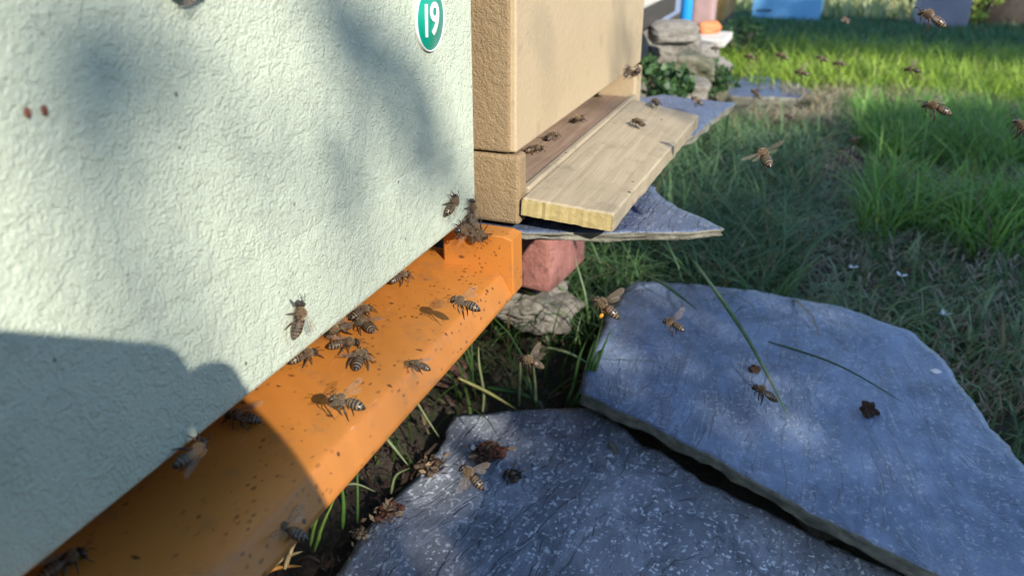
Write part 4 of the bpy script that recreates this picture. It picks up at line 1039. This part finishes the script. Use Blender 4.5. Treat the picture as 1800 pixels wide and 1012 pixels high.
fly(1648, 190, .38, 155, .25, 'bee flying left against the grass at the right', 'spread')
fly(1800, 228, .40, 120, .2, 'bee cut by the right edge of the frame')
fly(1503, 245, .95, 200, .3, 'small reddish bee far over the shaded grass')
# flying far
for i, (px, py, d, ang, lb_) in enumerate([(1375, 99, .85, 150, 'left one of two dark far bees level with each other over the sunlit grass'), (1410, 128, .75, 160, 'lowest dark far bee over the left of the sunlit grass'), (1446, 103, .9, 150, 'dark far bee in the middle of the sunlit grass'),
        (1476, 112, .85, 165, 'dark far bee right of the middle over the sunlit grass'), (1604, 123, .7, 165, 'long dark far bee over the right of the sunlit grass'), (1486, 36, 1.0, 120, 'dark far bee against the pale gap above the beam'),
        (1318, 100, .95, 160, 'leftmost dark far bee over the sunlit grass'), (1330, 165, .8, 130, 'dark far bee in front of the pale far slate'), (1226, 177, .75, 140, 'dark bee over the slate behind the landing board'), (1258, 85, 1.1, 170, 'dark far bee beside the whitewashed block'), (1388, 205, 1.0, 150, 'far bee over the pale straw strip')]):
    fly(px, py, d, ang, .4, lb_, ('spread', 'up', 'down')[i % 3])
# two bees resting on the tray lip as small soft marks
on('tray', 738, 648, 160, 'walk2', 'half', 'small bee at the outer edge of the tray, low and grey', .72)

# ================================================================== PHONE AND HAND (behind the lens, casting the shadow)
def cs(x, y, z): return CAM + RT * (x * MM) + UP * (y * MM) - FW * (z * MM)     # mm right, up, back
M_phone = simple('phone_body', (.03, .03, .035), .35, .1, 30); M_skin = simple('skin', (.55, .33, .24), .5, .12, 60, .0003); M_sleeve = simple('dark_blue_sleeve', (.04, .06, .12), .9, .3, 200, .0008)
def rrect(x0, y0, x1, y1, r, z, n=8):
    out = []
    for cx, cy, a0 in ((x1 - r, y1 - r, 0), (x0 + r, y1 - r, 90), (x0 + r, y0 + r, 180), (x1 - r, y0 + r, 270)):
        for k in range(n + 1):
            a = R_(a0 + 90 * k / n); out.append(cs(cx + r * math.cos(a), cy + r * math.sin(a), z))
    return out
ph = empty('phone', cs(0, 0, 6)); tag(ph, 'dark phone held landscape behind the lens, its shadow on the green hive', 'phone')
m = MB(); m.rings([rrect(-141, -61, 11.5, 14.4, 9, 2.8), rrect(-142, -62, 12.5, 15.4, 10, 3.6), rrect(-142, -62, 12.5, 15.4, 10, 9.6), rrect(-141, -61, 11.5, 14.4, 9, 10.4)], 0)
child(m.build('case', M_phone, smooth=False), ph)
m = MB(); m.rings([rrect(-138, -57, 5, 8, 5, 10.5), rrect(-138, -57, 5, 8, 5, 10.8)], 0); child(m.build('screen', simple('phone_screen', (.01, .01, .012), .1)), ph)
m = MB()
for dx in (0, -22, -44): m.rings([[cs(dx + 5 * math.cos(t * .5236), 5 * math.sin(t * .5236) - 0, z) for t in range(12)] for z in (2.2, 2.9)] if dx else [[cs(4 * math.cos(t * .5236), 4 * math.sin(t * .5236), z) for t in range(12)] for z in (2.2, 2.9)], 0)
child(m.build('lens', simple('lens_glass', (.02, .02, .03), .1)), ph)
person = empty('person', cs(60, -60, 20)); tag(person, 'right hand and dark blue sleeve of the person holding the phone', 'person')
def skin(name, verts, edges, radii, mat, parent, sub=2):
    me = bpy.data.meshes.new(name); me.from_pydata([tuple(v) for v in verts], edges, []); o = link(name, me)
    me.materials.append(mat); sm = o.modifiers.new('skin', 'SKIN'); o.modifiers.new('sub', 'SUBSURF').levels = sub; o.modifiers['sub'].render_levels = sub
    for i, r in enumerate(radii):
        d = me.skin_vertices[0].data[i]; d.radius = (r * MM, r * MM); d.use_root = (i == 0)
    sm.use_smooth_shade = True; child(o, parent); return o
V_ = []; E_ = []; Rr = []
def chain(root, pts, rad):
    prev = root
    for p, r in zip(pts, rad):
        V_.append(cs(*p)); Rr.append(r); i = len(V_) - 1
        if prev is not None: E_.append((prev, i))
        prev = i
    return prev
V_.append(cs(40, -48, 12)); Rr.append(20)                                           # palm root
k1 = chain(0, [(40, -25, 8)], [15])
chain(k1, [(28.5, -7, 5), (19.5, 0, 4), (18.5, 12.5, 6)], [11.5, 11, 9.0])                      # index over the top corner
chain(0, [(47, -36, 2), (30, -27, -2), (5, -26, -2)], [11, 11, 10])                     # middle finger on the front side
chain(0, [(46, -52, 2), (28, -44, -2), (3, -43, -2)], [11, 11, 10])
chain(0, [(42, -66, 4), (28, -61, -1), (4, -59, -2)], [10, 10, 9])
chain(0, [(36, -40, 24), (22, -30, 19), (8, -22, 16)], [11, 9, 7.5])                    # thumb on the screen
chain(0, [(52, -78, 30), (62, -110, 60)], [19, 20])
skin('hand', V_, E_, Rr, M_skin, person)
m = MB(); m.tube([cs(60, -104, 55), cs(75, -150, 110), cs(95, -210, 200), cs(120, -260, 300)], [.029, .034, .040, .046], 18); child(m.build('sleeve', M_sleeve), person)
